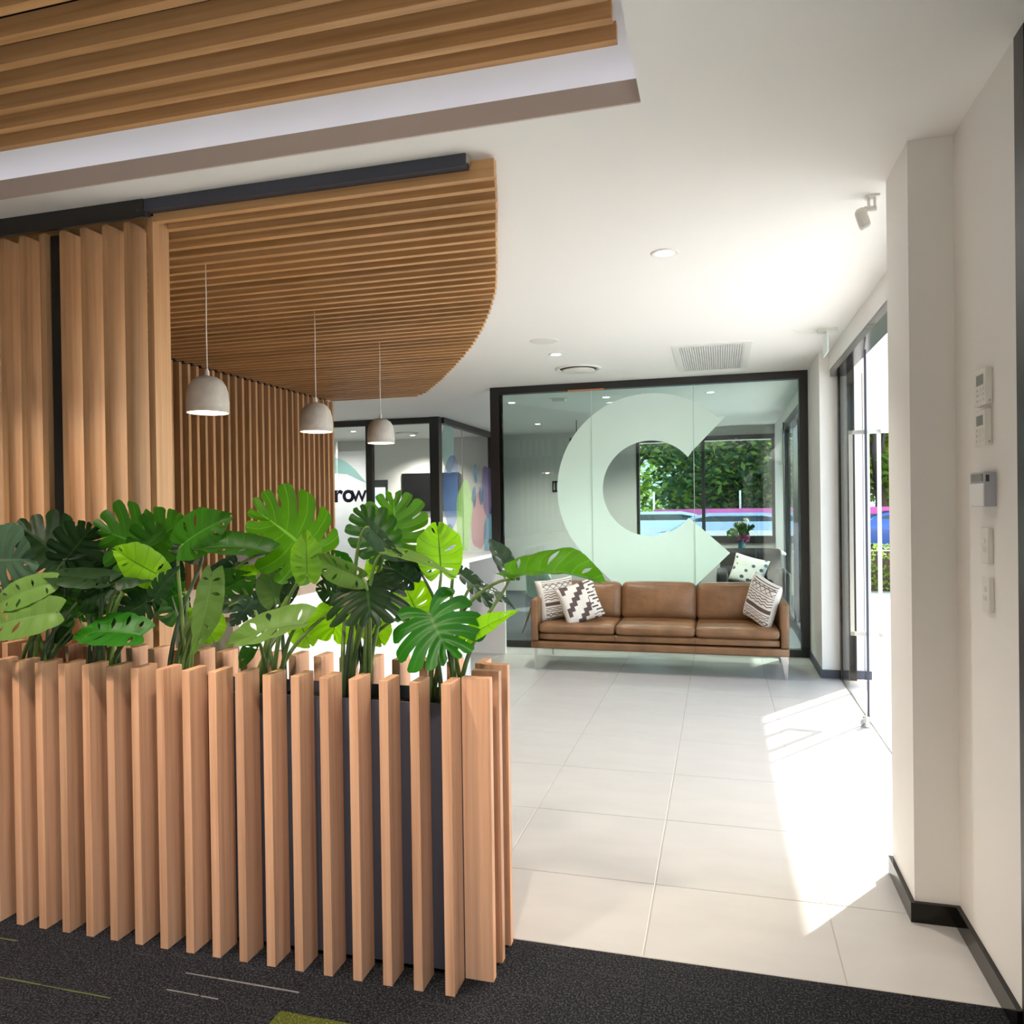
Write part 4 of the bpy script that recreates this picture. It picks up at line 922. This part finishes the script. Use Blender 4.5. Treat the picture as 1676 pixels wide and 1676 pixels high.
# ================================================================ MEETING ROOM AND OFFICE
tv = thing('wall_screen', 'black wall-mounted screen in the office behind the dark partition post', 'screen', (-5.6, 13.95, 1.54))
boxes('panel', [(-6.07, -4.90, 13.955, 14.0, 1.54, 2.276)], M['tv'], tv, .003); boxes('bezel', [(-6.078, -4.892, 13.965, 14.01, 1.532, 2.284)], M['dark'], tv); boxes('mount', [(-5.6, -5.3, 14.0, 14.02, 1.75, 2.05)], M['dark'], tv)
blnd = thing('roller_blind', 'dark roller blind rolled up above the small office window', 'blind', (-6.67, 13.96, 2.1)); boxes('blind_roll', [(-6.96, -6.38, 13.94, 13.985, 2.09, 2.15)], M['dark'], blnd); boxes('blind_cloth', [(-6.93, -6.41, 13.955, 13.96, 2.02, 2.09)], M['dark'], blnd)
wp = thing('wall_bracket', 'small black bracket on the grey wall beside the emblem', 'bracket', (-2.96, 13.99, 1.97)); boxes('plate', [(-3.03, -3.01, 13.97, 14.0, 1.88, 2.06), (-2.92, -2.90, 13.97, 14.0, 1.88, 2.06)], M['black'], wp); boxes('bar', [(-3.03, -2.90, 13.97, 14.0, 2.04, 2.07), (-3.03, -2.90, 13.97, 14.0, 1.87, 1.90), (-2.98, -2.95, 13.97, 14.0, 1.90, 2.04)], M['black'], wp)
pj = thing('linear_pendant', 'short dark linear fitting hanging from the meeting room ceiling beside the emblem', 'light fitting', (-1.7, 12.0, H)); boxes('bar', [(-2.3, -1.1, 11.95, 12.05, 2.62, 2.68)], M['black'], pj); boxes('rod', [(-2.2, -2.19, 11.99, 12.0, 2.68, H), (-1.2, -1.19, 11.99, 12.0, 2.68, H)], M['black'], pj)
def shell_chair(x, y, rz, m, label):
    t = thing('shell_chair', label, 'chair', (x, y, 0), 'moulded chairs behind the glass wall', rz)
    bm = bmesh.new(); prof = [(-.22, .44), (-.12, .425), (.05, .42), (.17, .45), (.22, .55), (.245, .70), (.26, .82)]; n = 10; g_ = []
    for py, pz in prof:
        row = []
        for i in range(n+1):
            a = 2*i/n-1; row.append(bm.verts.new((a*.235*(1-.10*max(0, (pz-.6)/.25)), py-.10*a*a*(1 if pz > .5 else .2), pz+.05*a*a*(1 if pz < .5 else 0))))
        g_.append(row)
    for r0, r1 in zip(g_, g_[1:]):
        for i in range(n): bm.faces.new((r0[i], r0[i+1], r1[i+1], r1[i]))
    bmesh.ops.solidify(bm, geom=bm.faces[:], thickness=.012)
    o = link('shell', mesh('shell', bm, True), m, t)
    for sx in (-1, 1):
        for sy in (-1, 1):
            link('leg', mesh('leg', tube_bm([Vector((sx*.12, sy*.10, .43)), Vector((sx*.22, sy*.22, .0))], [.016, .010], 8), True), M['oak'], t)
    return t
shell_chair(-2.12, 9.35, 2.6, M['sage'], 'grey-green moulded chair on oak legs behind the left of the glass wall')
shell_chair(-.42, 9.75, 2.9, M['teal'], 'teal moulded chair behind the foot of the emblem')
shell_chair(-1.2, 10.9, .3, M['teal'], 'teal moulded chair deeper in the meeting room behind the emblem')
ac = thing('armchair', 'black leather lounge chair in the meeting room behind the right of the sofa', 'armchair', (.40, 10.5, 0))
for nm, x, y, z, a, b, c, r, rot in (('seat', .40, 10.5, .33, .70, .70, .22, .05, (0, 0, 0)), ('arm', .02, 10.5, .46, .14, .80, .52, .04, (0, 0, 0)), ('arm', .78, 10.5, .46, .14, .80, .52, .04, (0, 0, 0)), ('backrest', .40, 10.86, .62, .80, .18, .72, .06, (-.15, 0, 0)), ('plinth', .40, 10.5, .14, .78, .74, .16, .02, (0, 0, 0))):
    soft(nm, a, b, c, r, (.01, .01, .01), M['blackleather'], ac, (x, y, z), rot)
for x in (.05, .75):
    for y in (10.2, 10.8): boxes('leg', [(x-.02, x+.02, y-.02, y+.02, 0, .065)], M['chrome'], ac)
pillow('throw_cushion', 'pale cushion with dark blue oval spots on the black lounge chair', (.36, 10.62, .70), (-.3, .25, -.25), .46, .40, .14, oval, back=mat('navy_back', (.02, .035, .07), .9))
tb = thing('side_table', 'white side table with a flower vase under the meeting room window', 'table', (.5, 11.7, 0))
boxes('table_top', [(.10, .90, 11.4, 12.0, .86, .89)], M['white'], tb, .003)
for x in (.14, .86):
    for y in (11.44, 11.96): boxes('leg', [(x-.015, x+.015, y-.015, y+.015, 0, .86)], M['steel'], tb)
va = thing('flower_vase', 'dark teal vase holding white and purple blooms on the side table', 'vase', (.30, 11.62, .89))
link('vase_body', mesh('vase_body', lathe([(0, 0), (.04, 0), (.05, .05), (.045, .13), (.025, .19), (.03, .22), (.026, .22), (.02, .19), (0, .18)], 20), True), M['vase'], va)
def bloom(name, c_, r, m, n, seed):
    rr = random.Random(seed); bm = bmesh.new()
    for k in range(n):
        d = Vector((rr.gauss(0, 1), rr.gauss(0, 1), rr.gauss(0, .8)+.3)).normalized(); s = d.orthogonal().normalized(); s = Matrix.Rotation(rr.uniform(0, 6), 3, d) @ s; u = d.cross(s)
        c0 = Vector(c_)+d*r*.2; c1 = Vector(c_)+d*r; w_ = r*.28
        v = [bm.verts.new(q) for q in (c0-s*w_*.4, c0+s*w_*.4, c1+s*w_+u*w_*.3, c1+d*w_*.6, c1-s*w_+u*w_*.3)]; bm.faces.new(v)
    return link(name, mesh(name, bm), m, va)
bloom('purple_bloom', (.03, -.05, .20), .085, M['skin_pink'], 70, 1); bloom('white_bloom', (-.10, 0, .30), .055, M['petal'], 50, 2); bloom('white_bloom', (-.02, .02, .40), .05, M['petal'], 45, 3); bloom('white_bloom', (.06, 0, .45), .045, M['petal'], 40, 4)
bloom('leaf_sprig', (-.05, .02, .28), .14, LM['mid'], 40, 5); bloom('leaf_sprig', (.08, .03, .34), .11, LM['dark'], 30, 6)
for x, z in ((-.10, .28), (-.02, .38), (.06, .43), (.03, .2)): link('stem', mesh('stem', tube_bm([Vector((0, 0, .1)), Vector((x*.5, 0, z*.7)), Vector((x, 0, z))], [.003]*3, 5)), M['stem'], va)

# ================================================================ OUTSIDE
def foliage_bm(blobs, n, size, seed):
    rr = random.Random(seed); bm = bmesh.new(); tot = sum(b[3]**2 for b in blobs)
    for (x, y, z, r) in blobs:
        for k in range(int(n*r*r/tot)):
            d = Vector((rr.gauss(0, 1), rr.gauss(0, 1), rr.gauss(0, 1))).normalized(); p = Vector((x, y, z))+d*r*(rr.random()**.35)*Vector((1, 1, .8)).length/1.62
            s = size*rr.uniform(.6, 1.3); a = Vector((rr.gauss(0, 1), rr.gauss(0, 1), rr.gauss(0, .5))).normalized(); b = a.orthogonal().normalized(); b = Matrix.Rotation(rr.uniform(0, 6), 3, a) @ b
            v = [bm.verts.new(q) for q in (p-a*s, p-b*s*.45, p+a*s, p+b*s*.45)]; bm.faces.new(v)
    return bm
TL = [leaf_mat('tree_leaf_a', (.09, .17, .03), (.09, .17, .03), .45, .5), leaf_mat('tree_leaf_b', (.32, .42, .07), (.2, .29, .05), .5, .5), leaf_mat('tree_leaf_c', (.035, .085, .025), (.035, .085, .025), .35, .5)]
def tree(x, y, h, r, m, label, seed, n=9500, low=1.3):
    t = thing('tree', label, 'tree', (x, y, -.06), 'trees across the street'); rr = random.Random(seed)
    pts = [Vector((0, 0, 0)), Vector((.1, .05, h*.25)), Vector((-.05, .1, h*.5)), Vector((.1, 0, h*.78))]
    link('trunk', mesh('trunk', tube_bm(pts, [.22, .17, .13, .06], 9), True), M['bark'], t)
    bl = []
    for k in range(11):
        a = rr.uniform(0, 2*PI); q = r*rr.uniform(.2, .85); z = rr.uniform(low+.6, h-.6); br = rr.uniform(.34, .55)*r; bl.append((q*math.cos(a), q*math.sin(a), z, br))
        if k < 6: link('branch', mesh('branch', tube_bm([Vector((0, .05, h*.3)), Vector((q*.5*math.cos(a), q*.5*math.sin(a), z*.8)), Vector((q*math.cos(a), q*math.sin(a), z))], [.08, .05, .02], 6), True), M['bark'], t)
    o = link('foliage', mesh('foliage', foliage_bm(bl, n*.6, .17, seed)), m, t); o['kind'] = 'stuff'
    o = link('sunlit_foliage', mesh('sunlit_foliage', foliage_bm(bl, n*.45, .15, seed+50)), TL[1], t); o['kind'] = 'stuff'  # sun highlights put into a lighter leaf colour
for a in ((-3.6, 29, 7.5, 3.4, TL[0], 'broad dark tree seen through the left of the meeting room window', 11), (-.6, 27.5, 6.5, 3.0, TL[2], 'dense dark tree behind the window mullion', 12), (1.6, 30, 7.0, 3.2, TL[0], 'mid green tree seen through the right of the meeting room window', 13),
          (4.95, 26.9, 6.6, 2.4, TL[1], 'sunlit yellow-green tree seen through the entrance door', 14), (8.2, 35, 8, 3.6, TL[0], 'tall tree farther back past the entrance door', 15), (3.2, 33, 7.0, 3.2, TL[2], 'dark tree between the window and the entrance views', 17), (-9.5, 30, 7, 3.6, TL[1], 'bright tree seen through the small office window', 18), (-7.0, 31, 8, 3.6, TL[0], 'tall tree beyond the left of the meeting room window', 20)):
    tree(*a)
hg = thing('hedge', 'low clipped hedge outside the entrance door', 'hedge', (3.4, 15.6, -.06))
rr = random.Random(8); bm = bmesh.new()
for k in range(6500):
    p = Vector((rr.uniform(-2.2, 3.4), rr.uniform(-.45, .45), rr.uniform(.02, .86))); s = rr.uniform(.03, .05)
    if abs(p.y) < .3 and p.z < .75 and rr.random() < .6: p.y = math.copysign(.42, p.y)
    a = Vector((rr.gauss(0, 1), rr.gauss(0, 1), rr.gauss(0, 1))).normalized(); b = a.orthogonal().normalized()
    bm.faces.new([bm.verts.new(q) for q in (p-a*s, p-b*s*.6, p+a*s, p+b*s*.6)])
o = link('foliage', mesh('foliage', bm), TL[1], hg); o['kind'] = 'stuff'
boxes('woody_core', [(1.4, 6.6, 15.4, 15.8, -.06, .68)], M['bark'], hg)
def car(x, y, rz, m, label, L=4.3, hh=1.45):
    t = thing('car', label, 'car', (x, y, -.05), 'cars parked across the street', rz)
    body = [(-L/2, .35), (-L/2, .75), (-L/2+.1, .92), (-L/2+.75, .98), (-L*.22, hh-.08), (-L*.12, hh), (L*.18, hh), (L*.27, hh-.08), (L*.40, .98), (L/2-.08, .92), (L/2, .7), (L/2, .35), (L/2-.1, .25), (-L/2+.1, .25)]
    W_ = 1.75; bm = bmesh.new(); secs = [(-W_/2, .94), (-W_/2+.12, 1), (W_/2-.12, 1), (W_/2, .94)]; rows = []
    for yy, k in secs:
        row = []
        for px, pz in body:
            tuck = .16*max(0, (pz-.95)/.5); row.append(bm.verts.new((px*(k if pz < 1 else 1), yy-math.copysign(tuck, yy), pz)))
        rows.append(row)
    n = len(body)
    for r0, r1 in zip(rows, rows[1:]):
        for i in range(n): bm.faces.new((r0[i], r0[(i+1) % n], r1[(i+1) % n], r1[i]))
    bm.faces.new(rows[0][::-1]); bm.faces.new(rows[-1])
    link('body', mesh('body', bm), m, t)
    for s in (-1, 1):
        pts = [(-L*.30, 1.0), (-L*.20, hh-.14), (-L*.12, hh-.08), (L*.17, hh-.08), (L*.25, hh-.14), (L*.36, 1.0)]
        o = link('side_window', mesh('side_window', poly_prism(pts, .02, 'y')), M['carglass'], t); o.location = (0, s*(W_/2-.09)-.01, 0); o.rotation_euler = (s*.30*0, 0, 0)
        for wx_ in (-L*.31, L*.31):
            o = link('wheel', mesh('wheel', lathe([(0, -.1), (.2, -.1), (.22, -.09), (.32, -.1), (.33, -.06), (.33, .06), (.32, .1), (0, .1)], 24), True), M['tyre'], t); o.location = (wx_, s*(W_/2-.08), .33); o.rotation_euler = (PI/2, 0, 0)
            o = link('hub_cap', mesh('hub_cap', lathe([(0, 0), (.2, 0), (.19, .015), (0, .02)], 20), True), M['steel'], t); o.location = (wx_, s*(W_/2+.03), .33); o.rotation_euler = (-s*PI/2, 0, 0)
        boxes('tail_light', [(-.02, .02, -.12, .12, 0, .16)], M['red'], t).location = (-L/2+.02, s*.72, .72)
    return t
car(-1.6, 23.0, PI, M['carwhite'], 'white car parked outside the meeting room window')
car(.55, 20.6, PI*.98, M['cargrey'], 'silver car at the right of the meeting room window view', 4.4, 1.42)
car(-6.6, 23.3, PI, M['carwhite'], 'white car partly seen at the left of the window')
car(4.9, 22.3, 0, M['carblue'], 'blue car seen through the entrance door', 4.3, 1.4)
pf = thing('pink_banner_fence', 'bright pink banner on a fence across the street', 'fence', (3.5, 24.2, -.06))
boxes('banner', [(-2.0, 8.5, 24.2, 24.23, .95, 1.45)], M['pink'], pf)
for x in (-2, .6, 3.2, 5.8, 8.5): boxes('fence_post', [(x-.03, x+.03, 24.24, 24.30, -.06, 2.0)], M['steel'], pf)
bd = thing('building', 'pale low building far behind the trees', 'building', (0, 48, -.06))
boxes('wall', [(-30, 30, 47, 58, -.06, 4.5)], M['outwall'], bd); boxes('flat_roof', [(-30.5, 30.5, 46.5, 58.5, 4.5, 4.9)], M['cargrey'], bd)
for k in range(10): boxes('window', [(-27+k*6, -24+k*6, 46.95, 47.0, 1.2, 3)], M['carglass'], bd)
